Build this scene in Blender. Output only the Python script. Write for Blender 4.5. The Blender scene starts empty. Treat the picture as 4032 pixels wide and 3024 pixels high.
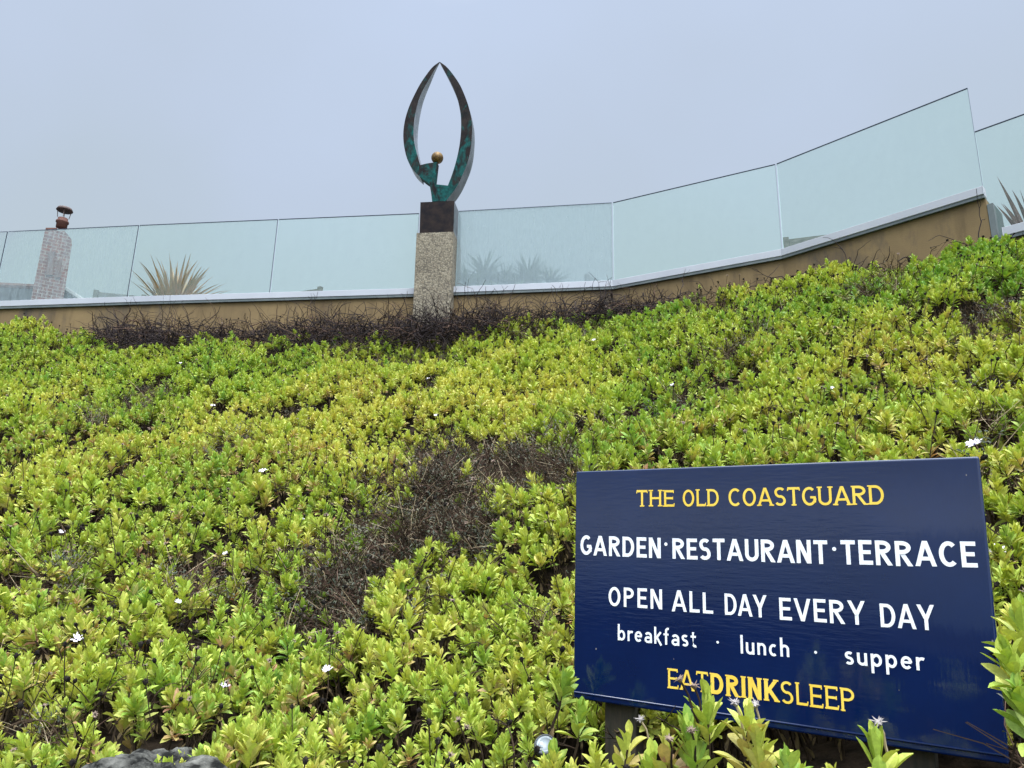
import bpy, math, random
import numpy as np
from mathutils import Vector, Matrix, noise as mnoise
random.seed(7)
rng = np.random.default_rng(11)
R = math.radians
SC = bpy.context.scene
COL = SC.collection

# ------------------------------------------------------------------ camera, sky, sun
EYE = 1.6
TH, RO, FPX = R(15.30338573), R(1.34643808), 3027.0          # pitch, roll, focal length in pixels of a 4032 frame
c_f = np.array([0, math.cos(TH), math.sin(TH)])
u0 = np.array([0, -math.sin(TH), math.cos(TH)])
r0 = np.array([1.0, 0, 0])
c_r = math.cos(RO)*r0 + math.sin(RO)*u0
c_u = -math.sin(RO)*r0 + math.cos(RO)*u0
cd = bpy.data.cameras.new("camera")
cam = bpy.data.objects.new("camera", cd)
COL.objects.link(cam)
cd.sensor_fit = 'HORIZONTAL'
cd.sensor_width = 36.0
cd.lens = 36.0*FPX/4032.0
cd.clip_start = 0.05
cd.clip_end = 3000
M = Matrix.Identity(4)
for i in range(3):
    M[i][0], M[i][1], M[i][2] = c_r[i], c_u[i], -c_f[i]
M[2][3] = EYE
cam.matrix_world = M
SC.camera = cam

SUN_EL, SUN_AZ = R(56), R(160)      # overcast: a broad soft sun high up behind and right of the camera
w = bpy.data.worlds.new("World")
SC.world = w
w.use_nodes = True
nt = w.node_tree
nt.nodes.clear()
wo = nt.nodes.new('ShaderNodeOutputWorld')
bg = nt.nodes.new('ShaderNodeBackground')
sky = nt.nodes.new('ShaderNodeTexSky')
sky.sky_type = 'NISHITA'
sky.sun_disc = False
sky.sun_elevation = SUN_EL
sky.sun_rotation = SUN_AZ
bg0 = nt.nodes.new('ShaderNodeBackground')
bg0.inputs[1].default_value = 0.012
nt.links.new(sky.outputs[0], bg0.inputs[0])
tc = nt.nodes.new('ShaderNodeTexCoord')
sx = nt.nodes.new('ShaderNodeSeparateXYZ')
nt.links.new(tc.outputs['Generated'], sx.inputs[0])
nz = nt.nodes.new('ShaderNodeTexNoise')
nz.inputs['Scale'].default_value = 2.2
nz.inputs['Detail'].default_value = 4
nz.inputs['Roughness'].default_value = 0.5
nt.links.new(tc.outputs['Generated'], nz.inputs['Vector'])
ma = nt.nodes.new('ShaderNodeMath'); ma.operation = 'MULTIPLY_ADD'
ma.inputs[1].default_value = 0.50
nt.links.new(nz.outputs[0], ma.inputs[0])
sub = nt.nodes.new('ShaderNodeMath'); sub.operation = 'SUBTRACT'
sub.inputs[1].default_value = 0.25
nt.links.new(sx.outputs[2], sub.inputs[0])
nt.links.new(sub.outputs[0], ma.inputs[2])
rp = nt.nodes.new('ShaderNodeValToRGB')
nt.links.new(ma.outputs[0], rp.inputs[0])
er = rp.color_ramp
er.elements[0].position = 0.0
er.elements[0].color = (0.37, 0.43, 0.475, 1)
er.elements[1].position = 0.30
er.elements[1].color = (0.338, 0.394, 0.432, 1)
for p, c in ((0.42, (0.342, 0.398, 0.460, 1)), (0.56, (0.36, 0.418, 0.512, 1)), (0.74, (0.385, 0.452, 0.575, 1)), (0.97, (0.66, 0.71, 0.76, 1)), (1.0, (0.75, 0.76, 0.76, 1))):
    e = er.elements.new(p); e.color = c
# a CIE-like overcast dome: the cloud deck is several times brighter overhead (above the frame) than at the horizon
zb = nt.nodes.new('ShaderNodeMapRange')
zb.inputs['From Min'].default_value = 0.72
zb.inputs['From Max'].default_value = 0.95
zb.inputs['To Min'].default_value = 1.0
zb.inputs['To Max'].default_value = 4.0
nt.links.new(sx.outputs[2], zb.inputs['Value'])
bg1 = bg
nt.links.new(rp.outputs[0], bg1.inputs[0])
# and brightest where the hidden sun stands, behind and above the viewer
dt = nt.nodes.new('ShaderNodeVectorMath'); dt.operation = 'DOT_PRODUCT'
dt.inputs[1].default_value = (math.sin(SUN_AZ)*math.cos(SUN_EL), math.cos(SUN_AZ)*math.cos(SUN_EL), math.sin(SUN_EL))
nt.links.new(tc.outputs['Generated'], dt.inputs[0])
zs = nt.nodes.new('ShaderNodeMapRange'); zs.interpolation_type = 'SMOOTHSTEP'
zs.inputs['From Min'].default_value = 0.42
zs.inputs['From Max'].default_value = 1.0
zs.inputs['To Min'].default_value = 0.0
zs.inputs['To Max'].default_value = 6.0
nt.links.new(dt.outputs['Value'], zs.inputs['Value'])
hz = nt.nodes.new('ShaderNodeMapRange'); hz.interpolation_type = 'SMOOTHSTEP'      # fog glow added low over the sea, behind the viewer, for the board's reflection
hz.inputs['From Min'].default_value = 0.10; hz.inputs['From Max'].default_value = 0.0
hz.inputs['To Min'].default_value = 0.0; hz.inputs['To Max'].default_value = 0.75
nt.links.new(sx.outputs[2], hz.inputs['Value'])
hy = nt.nodes.new('ShaderNodeMapRange'); hy.interpolation_type = 'SMOOTHSTEP'
hy.inputs['From Min'].default_value = -0.1; hy.inputs['From Max'].default_value = -0.5
nt.links.new(sx.outputs[1], hy.inputs['Value'])
hm = nt.nodes.new('ShaderNodeMath'); hm.operation = 'MULTIPLY'
nt.links.new(hz.outputs[0], hm.inputs[0]); nt.links.new(hy.outputs[0], hm.inputs[1])
hs = nt.nodes.new('ShaderNodeMath'); hs.operation = 'ADD'
nt.links.new(zs.outputs[0], hs.inputs[0]); nt.links.new(hm.outputs[0], hs.inputs[1])
za = nt.nodes.new('ShaderNodeMath'); za.operation = 'ADD'
nt.links.new(zb.outputs[0], za.inputs[0]); nt.links.new(hs.outputs[0], za.inputs[1])
nt.links.new(za.outputs[0], bg1.inputs[1])
add = nt.nodes.new('ShaderNodeAddShader')
nt.links.new(bg0.outputs[0], add.inputs[0])
nt.links.new(bg1.outputs[0], add.inputs[1])
nt.links.new(add.outputs[0], wo.inputs[0])

sd = bpy.data.lights.new("sun", 'SUN')
sun = bpy.data.objects.new("sun", sd)
COL.objects.link(sun)
sd.energy = 1.5
sd.angle = R(25)
sd.color = (1.0, 0.96, 0.88)
sdir = Vector((math.sin(SUN_AZ)*math.cos(SUN_EL), math.cos(SUN_AZ)*math.cos(SUN_EL), math.sin(SUN_EL)))
sun.rotation_euler = sdir.to_track_quat('Z', 'Y').to_euler()

SC.view_settings.view_transform = 'Standard'
SC.view_settings.look = 'None'
SC.view_settings.exposure = 0.5
SC.view_settings.gamma = 1.0
SC.cycles.max_bounces = 8
SC.cycles.transparent_max_bounces = 16

# ------------------------------------------------------------------ measuring helpers
def ray(px, py):                     # pixel of the 4032x3024 photograph -> direction
    return (px-2016)/FPX*c_r - (py-1512)/FPX*c_u + c_f
S = 4032/2212.0
def ray2(px, py):                    # pixel on the 2212-wide view
    return ray(px*S, py*S)
def at_z(d, z):                      # z is measured from eye height
    return d*z/d[2] + np.array([0, 0, EYE])
def at_dist(d, dist):
    return d/np.linalg.norm(d[:2])*dist + np.array([0, 0, EYE])
def project(P):                      # world points (n,3) -> 2212-view pixels, depth
    q = P - np.array([0, 0, EYE])
    wd = q@c_f
    return q@c_r/wd*FPX/S+1106, 829.5-q@c_u/wd*FPX/S, wd

# ------------------------------------------------------------------ scene helpers
def tag(o, label=None, cat=None, group=None, kind=None):
    if label: o['label'] = label
    if cat: o['category'] = cat
    if group: o['group'] = group
    if kind: o['kind'] = kind
    return o
def empty(name, loc=(0, 0, 0)):
    o = bpy.data.objects.new(name, None)
    COL.objects.link(o)
    o.location = loc
    o.empty_display_size = 0.1
    return o
class MB:
    """collects vertices and faces for ONE mesh object"""
    def __init__(s): s.v, s.f, s.m, s.at = [], [], [], {}
    def add(s, vs, fs, mi=0):
        b = len(s.v)
        s.v += [tuple(float(c) for c in p) for p in vs]
        s.f += [tuple(b+i for i in f) for f in fs]
        s.m += [mi]*len(fs)
        return b
    def box(s, o, ax, ay, az, mi=0):  # corner + three edge vectors
        o, ax, ay, az = map(np.array, (o, ax, ay, az))
        vs = [o, o+ax, o+ax+ay, o+ay, o+az, o+ax+az, o+ax+ay+az, o+ay+az]
        if np.dot(np.cross(ax, ay), az) < 0:
            s.add(vs, [(0, 1, 2, 3), (7, 6, 5, 4), (4, 5, 1, 0), (5, 6, 2, 1), (6, 7, 3, 2), (7, 4, 0, 3)], mi)
        else:
            s.add(vs, [(3, 2, 1, 0), (4, 5, 6, 7), (0, 1, 5, 4), (1, 2, 6, 5), (2, 3, 7, 6), (3, 0, 4, 7)], mi)
    def cbox(s, c, sx, sy, sz, rz=0, mi=0):
        ca, sa = math.cos(rz), math.sin(rz)
        x = np.array([ca, sa, 0])*sx; y = np.array([-sa, ca, 0])*sy; z = np.array([0, 0, sz])
        s.box(np.array(c)-x/2-y/2-z/2, x, y, z, mi)
    def tube(s, pts, rad, n=5, mi=0, cap=True):
        pts = [np.array(p, float) for p in pts]
        k = len(pts)
        if np.isscalar(rad): rad = [rad]*k
        rings = []
        for i in range(k):
            t = pts[min(i+1, k-1)]-pts[max(i-1, 0)]
            t = t/(np.linalg.norm(t)+1e-9)
            a = np.cross(t, (0, 0, 1.0) if abs(t[2]) < .9 else (1.0, 0, 0)); a /= np.linalg.norm(a)+1e-9
            b = np.cross(t, a)
            rings.append([pts[i]+rad[i]*(math.cos(2*math.pi*j/n)*a+math.sin(2*math.pi*j/n)*b) for j in range(n)])
        vs = [p for r_ in rings for p in r_]
        fs = [(i*n+j, i*n+(j+1) % n, (i+1)*n+(j+1) % n, (i+1)*n+j) for i in range(k-1) for j in range(n)]
        if cap:
            fs += [tuple(range(n)), tuple((k-1)*n+n-1-j for j in range(n))]
        s.add(vs, fs, mi)
    def lathe(s, prof, c=(0, 0, 0), n=20, mi=0, mat=None):
        vs = []
        for r_, z in prof:
            for j in range(n):
                p = np.array([r_*math.cos(2*math.pi*j/n), r_*math.sin(2*math.pi*j/n), z])
                if mat is not None: p = mat@p
                vs.append(p+np.array(c))
        k = len(prof)
        fs = [(i*n+j, i*n+(j+1) % n, (i+1)*n+(j+1) % n, (i+1)*n+j) for i in range(k-1) for j in range(n)]
        fs += [tuple(n-1-j for j in range(n)), tuple((k-1)*n+j for j in range(n))]
        s.add(vs, fs, mi)
    def mesh(s, name, mats, smooth=False):
        me = bpy.data.meshes.new(name)
        me.from_pydata(s.v, [], s.f)
        for m in (mats if isinstance(mats, (list, tuple)) else [mats]): me.materials.append(m)
        if any(s.m): me.polygons.foreach_set('material_index', s.m)
        if smooth: me.polygons.foreach_set('use_smooth', [True]*len(s.f))
        for k, a in s.at.items():
            at = me.attributes.new(k, 'FLOAT', 'POINT')
            at.data.foreach_set('value', a)
        me.update()
        return me
    def build(s, name, mats, parent=None, smooth=False, bevel=0, loc=None):
        o = bpy.data.objects.new(name, s.mesh(name, mats, smooth))
        COL.objects.link(o)
        if parent is not None:
            o.parent = parent
            o.matrix_parent_inverse = Matrix.Translation(parent.location).inverted() if parent.type == 'EMPTY' else Matrix.Identity(4)
        if bevel:
            bv = o.modifiers.new('bevel', 'BEVEL'); bv.width = bevel; bv.segments = 2; bv.limit_method = 'ANGLE'
        return o

# ------------------------------------------------------------------ materials
def newmat(name):
    m = bpy.data.materials.new(name); m.use_nodes = True
    n = m.node_tree; n.nodes.clear()
    out = n.nodes.new('ShaderNodeOutputMaterial')
    b = n.nodes.new('ShaderNodeBsdfPrincipled')
    n.links.new(b.outputs[0], out.inputs[0])
    return m, n, b, out
def N(n, t, **kw):
    x = n.nodes.new(t)
    for k, v in kw.items(): setattr(x, k, v)
    return x
def noise_col(n, c1, c2, scale, detail=4, rough=0.6, lo=0.35, hi=0.65, vec=None, stretch=None):
    tcn = N(n, 'ShaderNodeTexCoord')
    src = vec or tcn.outputs['Object']
    if stretch:
        mp = N(n, 'ShaderNodeMapping'); mp.inputs['Scale'].default_value = stretch
        n.links.new(src, mp.inputs[0]); src = mp.outputs[0]
    nn = N(n, 'ShaderNodeTexNoise'); nn.inputs['Scale'].default_value = scale; nn.inputs['Detail'].default_value = detail; nn.inputs['Roughness'].default_value = rough
    n.links.new(src, nn.inputs['Vector'])
    r_ = N(n, 'ShaderNodeValToRGB')
    r_.color_ramp.elements[0].position = lo; r_.color_ramp.elements[1].position = hi
    r_.color_ramp.elements[0].color = (*c1, 1); r_.color_ramp.elements[1].color = (*c2, 1)
    n.links.new(nn.outputs[0], r_.inputs[0])
    return r_.outputs[0], nn.outputs[0], src
def mixc(n, fac, a, b, mode='MIX'):
    m = N(n, 'ShaderNodeMix', data_type='RGBA', blend_type=mode)
    if isinstance(fac, (int, float)): m.inputs[0].default_value = fac
    else: n.links.new(fac, m.inputs[0])
    for s_, i in ((a, 6), (b, 7)):
        if isinstance(s_, tuple): m.inputs[i].default_value = (*s_, 1)
        else: n.links.new(s_, m.inputs[i])
    return m.outputs[2]
def bump(n, b, h, strength=0.3, dist=0.01):
    bp = N(n, 'ShaderNodeBump'); bp.inputs['Strength'].default_value = strength; bp.inputs['Distance'].default_value = dist
    n.links.new(h, bp.inputs['Height']); n.links.new(bp.outputs[0], b.inputs['Normal'])
    return bp
def simple(name, c1, c2, scale, rough=0.7, bumps=0.2, bdist=0.005, metal=0, detail=5, lo=0.35, hi=0.65, stretch=None, spec=0.5):
    m, n, b, out = newmat(name)
    c, h, _ = noise_col(n, c1, c2, scale, detail, 0.6, lo, hi, stretch=stretch)
    n.links.new(c, b.inputs['Base Color'])
    b.inputs['Roughness'].default_value = rough; b.inputs['Metallic'].default_value = metal
    b.inputs['Specular IOR Level'].default_value = spec
    if bumps: bump(n, b, h, bumps, bdist)
    return m

def mat_render_wall():
    m, n, b, out = newmat('tan_render')
    c, h, src = noise_col(n, (0.120, 0.078, 0.032), (0.170, 0.112, 0.046), 1.6, 6)
    nn = N(n, 'ShaderNodeTexNoise'); nn.inputs['Scale'].default_value = 0.9; nn.inputs['Detail'].default_value = 8; nn.inputs['Roughness'].default_value = 0.7
    mp = N(n, 'ShaderNodeMapping'); mp.inputs['Scale'].default_value = (1.4, 1.4, 0.5); mp.inputs['Location'].default_value = (3.3, 0, 1)
    n.links.new(src, mp.inputs[0]); n.links.new(mp.outputs[0], nn.inputs['Vector'])
    rr = N(n, 'ShaderNodeValToRGB'); rr.color_ramp.elements[0].position = 0.52; rr.color_ramp.elements[1].position = 0.66
    n.links.new(nn.outputs[0], rr.inputs[0])
    c = mixc(n, rr.outputs[0], c, (0.055, 0.042, 0.03))
    dr, _, _ = noise_col(n, (1, 1, 1), (0.62, 0.60, 0.56), 1.0, 6, 0.6, 0.52, 0.72, stretch=(5.0, 5.0, 0.7))
    c = mixc(n, 1.0, c, dr, 'MULTIPLY')
    n2 = N(n, 'ShaderNodeTexNoise'); n2.inputs['Scale'].default_value = 90; n2.inputs['Detail'].default_value = 3
    n.links.new(src, n2.inputs['Vector'])
    n.links.new(c, b.inputs['Base Color']); b.inputs['Roughness'].default_value = 0.9
    bump(n, b, n2.outputs[0], 0.35, 0.004)
    return m
def mat_granite():
    m, n, b, out = newmat('exposed_aggregate')
    tcn = N(n, 'ShaderNodeTexCoord')
    v = N(n, 'ShaderNodeTexVoronoi', feature='F1'); v.inputs['Scale'].default_value = 50
    n.links.new(tcn.outputs['Object'], v.inputs['Vector'])
    r_ = N(n, 'ShaderNodeValToRGB')
    cols = [(0, (0.11, 0.092, 0.066)), (0.25, (0.165, 0.138, 0.098)), (0.5, (0.195, 0.164, 0.116)), (0.75, (0.24, 0.206, 0.15)), (1.0, (0.14, 0.11, 0.073))]
    r_.color_ramp.elements[0].color = (*cols[0][1], 1); r_.color_ramp.elements[1].color = (*cols[-1][1], 1)
    for p, c in cols[1:-1]:
        e = r_.color_ramp.elements.new(p); e.color = (*c, 1)
    sp = N(n, 'ShaderNodeSeparateXYZ'); n.links.new(v.outputs['Color'], sp.inputs[0]); n.links.new(sp.outputs[0], r_.inputs[0])
    dr = N(n, 'ShaderNodeValToRGB'); dr.color_ramp.elements[0].position = 0.45; dr.color_ramp.elements[1].position = 0.75
    n.links.new(v.outputs['Distance'], dr.inputs[0])
    c = mixc(n, dr.outputs[0], r_.outputs[0], (0.085, 0.070, 0.050))
    big, _, _ = noise_col(n, (0.82, 0.80, 0.76), (1.05, 1.04, 1.0), 3.0, 3)
    c = mixc(n, 1.0, c, big, 'MULTIPLY')
    n.links.new(c, b.inputs['Base Color']); b.inputs['Roughness'].default_value = 0.85
    inv = N(n, 'ShaderNodeMath', operation='SUBTRACT'); inv.inputs[0].default_value = 1.0
    n.links.new(v.outputs['Distance'], inv.inputs[1])
    bump(n, b, inv.outputs[0], 0.55, 0.008)
    return m
def mat_bronze(name, verd=0.5, base1=(0.006, 0.005, 0.0055), base2=(0.020, 0.0145, 0.0125), green=(0.005, 0.052, 0.047)):
    m, n, b, out = newmat(name)
    c, h, src = noise_col(n, base1, base2, 9, 6, 0.65)
    nn = N(n, 'ShaderNodeTexNoise'); nn.inputs['Scale'].default_value = 4.6; nn.inputs['Detail'].default_value = 7; nn.inputs['Roughness'].default_value = 0.62
    nn.inputs['Distortion'].default_value = 0.6
    mp = N(n, 'ShaderNodeMapping'); mp.inputs['Scale'].default_value = (2.0, 2.0, 0.9)
    n.links.new(src, mp.inputs[0]); n.links.new(mp.outputs[0], nn.inputs['Vector'])
    sp = N(n, 'ShaderNodeSeparateXYZ'); n.links.new(src, sp.inputs[0])
    mr = N(n, 'ShaderNodeMapRange'); mr.inputs['From Min'].default_value = 6.65; mr.inputs['From Max'].default_value = 8.3
    mr.inputs['To Min'].default_value = 0.25*verd; mr.inputs['To Max'].default_value = -0.05
    n.links.new(sp.outputs[2], mr.inputs['Value'])
    ad = N(n, 'ShaderNodeMath', operation='ADD'); n.links.new(nn.outputs[0], ad.inputs[0]); n.links.new(mr.outputs[0], ad.inputs[1])
    rr = N(n, 'ShaderNodeValToRGB'); rr.color_ramp.elements[0].position = 0.52; rr.color_ramp.elements[1].position = 0.66
    n.links.new(ad.outputs[0], rr.inputs[0])
    g, _, _ = noise_col(n, tuple(x*0.55 for x in green), tuple(x*1.35 for x in green), 22, 3)
    c = mixc(n, rr.outputs[0], c, g)
    n.links.new(c, b.inputs['Base Color'])
    b.inputs['Metallic'].default_value = 0.0; b.inputs['Roughness'].default_value = 0.6; b.inputs['Specular IOR Level'].default_value = 0.06
    bump(n, b, nn.outputs[0], 0.2, 0.004)
    return m
def mat_glass(name, film=0.10, streak=0.0, seed=0.0):
    m, n, b, out = newmat(name)
    n.nodes.remove(b)
    tr = N(n, 'ShaderNodeBsdfTransparent'); tr.inputs[0].default_value = (0.942, 0.998, 0.955, 1)
    gl = N(n, 'ShaderNodeBsdfGlossy'); gl.inputs['Roughness'].default_value = 0.02
    fr = N(n, 'ShaderNodeFresnel'); fr.inputs[0].default_value = 1.35
    mf = N(n, 'ShaderNodeMath', operation='MULTIPLY'); mf.inputs[1].default_value = 0.6
    n.links.new(fr.outputs[0], mf.inputs[0])
    mx = N(n, 'ShaderNodeMixShader'); n.links.new(mf.outputs[0], mx.inputs[0]); n.links.new(tr.outputs[0], mx.inputs[1]); n.links.new(gl.outputs[0], mx.inputs[2])
    # salt film on the pane: scatters the sky behind it
    tl = N(n, 'ShaderNodeBsdfTranslucent'); tl.inputs[0].default_value = (0.56, 0.63, 0.66, 1)
    df = N(n, 'ShaderNodeBsdfDiffuse'); df.inputs[0].default_value = (0.28, 0.33, 0.36, 1)
    fm = N(n, 'ShaderNodeMixShader'); fm.inputs[0].default_value = 0.5; n.links.new(tl.outputs[0], fm.inputs[1]); n.links.new(df.outputs[0], fm.inputs[2])
    tcn = N(n, 'ShaderNodeTexCoord')
    mp = N(n, 'ShaderNodeMapping'); mp.inputs['Scale'].default_value = (30, 30, 5.0) if streak else (3, 3, 2); mp.inputs['Location'].default_value = (seed, seed*1.7, 0)
    n.links.new(tcn.outputs['Object'], mp.inputs[0])
    nn = N(n, 'ShaderNodeTexNoise'); nn.inputs['Scale'].default_value = 1.0; nn.inputs['Detail'].default_value = 8; nn.inputs['Roughness'].default_value = 0.72
    n.links.new(mp.outputs[0], nn.inputs['Vector'])
    mr = N(n, 'ShaderNodeMapRange'); mr.inputs['From Min'].default_value = 0.36; mr.inputs['From Max'].default_value = 0.66
    mr.inputs['To Min'].default_value = max(0.0, film-0.012-streak*0.30); mr.inputs['To Max'].default_value = film+0.012+streak*0.30
    n.links.new(nn.outputs[0], mr.inputs['Value'])
    m2 = N(n, 'ShaderNodeMixShader'); n.links.new(mr.outputs[0], m2.inputs[0]); n.links.new(mx.outputs[0], m2.inputs[1]); n.links.new(fm.outputs[0], m2.inputs[2])
    n.links.new(m2.outputs[0], out.inputs[0])
    return m
def mat_leaf(name, pal, tl=0.22, rough=0.5):
    """pal: green, yellow green, yellow, red; per-shoot tint from the instance, per-leaf variation from the mesh"""
    m, n, b, out = newmat(name)
    ai = N(n, 'ShaderNodeAttribute', attribute_type='INSTANCER', attribute_name='hue')
    ar = N(n, 'ShaderNodeAttribute', attribute_type='INSTANCER', attribute_name='red')
    lr = N(n, 'ShaderNodeAttribute', attribute_type='GEOMETRY', attribute_name='lr')
    ag = N(n, 'ShaderNodeAttribute', attribute_type='GEOMETRY', attribute_name='age')
    a1 = N(n, 'ShaderNodeMath', operation='MULTIPLY_ADD'); a1.inputs[1].default_value = 0.34
    n.links.new(lr.outputs['Fac'], a1.inputs[0]); n.links.new(ai.outputs['Fac'], a1.inputs[2])
    a2 = N(n, 'ShaderNodeMath', operation='SUBTRACT'); a2.inputs[1].default_value = 0.17; n.links.new(a1.outputs[0], a2.inputs[0])
    rp_ = N(n, 'ShaderNodeValToRGB')
    rp_.color_ramp.elements[0].position = 0.0; rp_.color_ramp.elements[0].color = (*pal[0], 1)
    rp_.color_ramp.elements[1].position = 1.0; rp_.color_ramp.elements[1].color = (*pal[2], 1)
    e = rp_.color_ramp.elements.new(0.5); e.color = (*pal[1], 1)
    n.links.new(a2.outputs[0], rp_.inputs[0])
    # old outer leaves of some shoots flush pink, orange and brown
    r1 = N(n, 'ShaderNodeMath', operation='MULTIPLY'); n.links.new(ar.outputs['Fac'], r1.inputs[0]); n.links.new(lr.outputs['Fac'], r1.inputs[1])
    r2 = N(n, 'ShaderNodeMath', operation='MULTIPLY'); n.links.new(r1.outputs[0], r2.inputs[0]); n.links.new(ag.outputs['Fac'], r2.inputs[1])
    r3 = N(n, 'ShaderNodeMath', operation='MULTIPLY'); r3.inputs[1].default_value = 1.6; r3.use_clamp = True; n.links.new(r2.outputs[0], r3.inputs[0])
    c = mixc(n, r3.outputs[0], rp_.outputs[0], pal[3])
    nn, h, src = noise_col(n, (0.86, 0.86, 0.82), (1.12, 1.1, 1.05), 130, 2)
    c = mixc(n, 1.0, c, nn, 'MULTIPLY')
    n.links.new(c, b.inputs['Base Color']); b.inputs['Roughness'].default_value = rough; b.inputs['Specular IOR Level'].default_value = 0.35
    t = N(n, 'ShaderNodeBsdfTranslucent'); tc_ = mixc(n, 1.0, c, (1.15, 1.1, 0.5), 'MULTIPLY'); n.links.new(tc_, t.inputs[0])
    mx = N(n, 'ShaderNodeMixShader'); mx.inputs[0].default_value = tl
    n.links.new(b.outputs[0], mx.inputs[1]); n.links.new(t.outputs[0], mx.inputs[2]); n.links.new(mx.outputs[0], out.inputs[0])
    return m
def mat_board():
    m, n, b, out = newmat('navy_gloss_paint')
    tcn = N(n, 'ShaderNodeTexCoord')
    c, h, src = noise_col(n, (0.0006, 0.0080, 0.045), (0.0010, 0.0108, 0.058), 3, 5)
    # brush-drawn film: long strokes along the board, vertical ones at its right end
    mp = N(n, 'ShaderNodeMapping'); mp.inputs['Scale'].default_value = (14, 1, 95)
    n.links.new(src, mp.inputs[0])
    n1 = N(n, 'ShaderNodeTexNoise'); n1.inputs['Scale'].default_value = 1; n1.inputs['Detail'].default_value = 4; n1.inputs['Roughness'].default_value = 0.55
    n.links.new(mp.outputs[0], n1.inputs['Vector'])
    mp2 = N(n, 'ShaderNodeMapping'); mp2.inputs['Scale'].default_value = (110, 1, 11); n.links.new(src, mp2.inputs[0])
    n2 = N(n, 'ShaderNodeTexNoise'); n2.inputs['Scale'].default_value = 1; n2.inputs['Detail'].default_value = 4
    n.links.new(mp2.outputs[0], n2.inputs['Vector'])
    sp = N(n, 'ShaderNodeSeparateXYZ'); n.links.new(src, sp.inputs[0])
    mr = N(n, 'ShaderNodeMapRange'); mr.inputs['From Min'].default_value = 0.90; mr.inputs['From Max'].default_value = 1.05
    n.links.new(sp.outputs[0], mr.inputs['Value'])
    mh = N(n, 'ShaderNodeMix', data_type='FLOAT'); n.links.new(mr.outputs[0], mh.inputs[0]); n.links.new(n1.outputs[0], mh.inputs[2]); n.links.new(n2.outputs[0], mh.inputs[3])
    n.links.new(c, b.inputs['Base Color'])
    b.inputs['Roughness'].default_value = 0.05; b.inputs['IOR'].default_value = 1.6; b.inputs['Specular IOR Level'].default_value = 0.5
    bump(n, b, mh.outputs[0], 0.16, 0.002)
    # faint chalky bloom and scuffs
    mp3 = N(n, 'ShaderNodeMapping'); mp3.inputs['Scale'].default_value = (5, 1, 26); n.links.new(src, mp3.inputs[0])
    n3 = N(n, 'ShaderNodeTexNoise'); n3.inputs['Scale'].default_value = 1; n3.inputs['Detail'].default_value = 9; n3.inputs['Roughness'].default_value = 0.75
    n.links.new(mp3.outputs[0], n3.inputs['Vector'])
    rr = N(n, 'ShaderNodeValToRGB'); rr.color_ramp.elements[0].position = 0.66; rr.color_ramp.elements[1].position = 0.74
    n.links.new(n3.outputs[0], rr.inputs[0])
    sc_ = N(n, 'ShaderNodeMath', operation='MULTIPLY'); sc_.inputs[1].default_value = 0.5; n.links.new(rr.outputs[0], sc_.inputs[0])
    c2 = mixc(n, sc_.outputs[0], c, (0.06, 0.085, 0.17))
    n.links.new(c2, b.inputs['Base Color'])
    return m

M_ = {}
M_['soil'] = simple('dark_soil', (0.008, 0.006, 0.004), (0.030, 0.021, 0.014), 14, 1.0, 0.8, 0.03, spec=0.08)
M_['path'] = simple('asphalt', (0.030, 0.030, 0.030), (0.050, 0.049, 0.047), 40, 0.95, 0.3, 0.004, spec=0.15)
M_['sea'] = simple('sea_water', (0.03, 0.05, 0.065), (0.045, 0.07, 0.085), 0.4, 0.15, 0.3, 0.1)
M_['wall'] = mat_render_wall()
M_['alu'] = simple('pale_aluminium', (0.30, 0.305, 0.325), (0.345, 0.35, 0.37), 1.3, 0.5, 0.03, 0.001, 0.0)
M_['dark_strip'] = simple('dark_grey_green', (0.06, 0.075, 0.075), (0.10, 0.115, 0.11), 6, 0.6, 0.1, 0.002)  # dark tone paints the channel's shaded underside; the wall's end shares it
M_['edge'] = simple('glass_edge', (0.010, 0.016, 0.035), (0.022, 0.032, 0.06), 8, 0.5, 0, spec=0.15)
M_['edge_light'] = simple('polished_glass_edge', (0.38, 0.47, 0.50), (0.5, 0.58, 0.6), 8, 0.2, 0)
M_['granite'] = mat_granite()
M_['bronze'] = mat_bronze('patinated_bronze', 0.55)
M_['bronze_dark'] = mat_bronze('dark_bronze', -0.5, (0.007, 0.006, 0.0075), (0.022, 0.015, 0.0125), (0.05, 0.03, 0.024))
M_['side_skylit'] = simple('skylit_grey_side', (0.15, 0.165, 0.17), (0.30, 0.31, 0.33), 5, 0.42, 0.05, 0.002, 0.55)  # pale grey paints the sky's reflection onto the left blade's side faces
M_['side_dark'] = simple('dark_grey_side', (0.05, 0.06, 0.062), (0.13, 0.14, 0.145), 5, 0.5, 0.05, 0.002, 0.2)  # darker copy of the sky-toned side grey, for right blade and block
M_['gold'] = simple('gilt_bronze', (0.07, 0.036, 0.008), (0.20, 0.115, 0.028), 22, 0.5, 0.25, 0.004, 0.4)
M_['slate'] = simple('roof_slate', (0.006, 0.008, 0.010), (0.018, 0.022, 0.026), 3, 0.7, 0.3, 0.02, stretch=(1, 1, 6), spec=0.1)
M_['ridge'] = simple('terracotta', (0.06, 0.020, 0.013), (0.11, 0.042, 0.026), 5, 0.8, 0.2)
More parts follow.
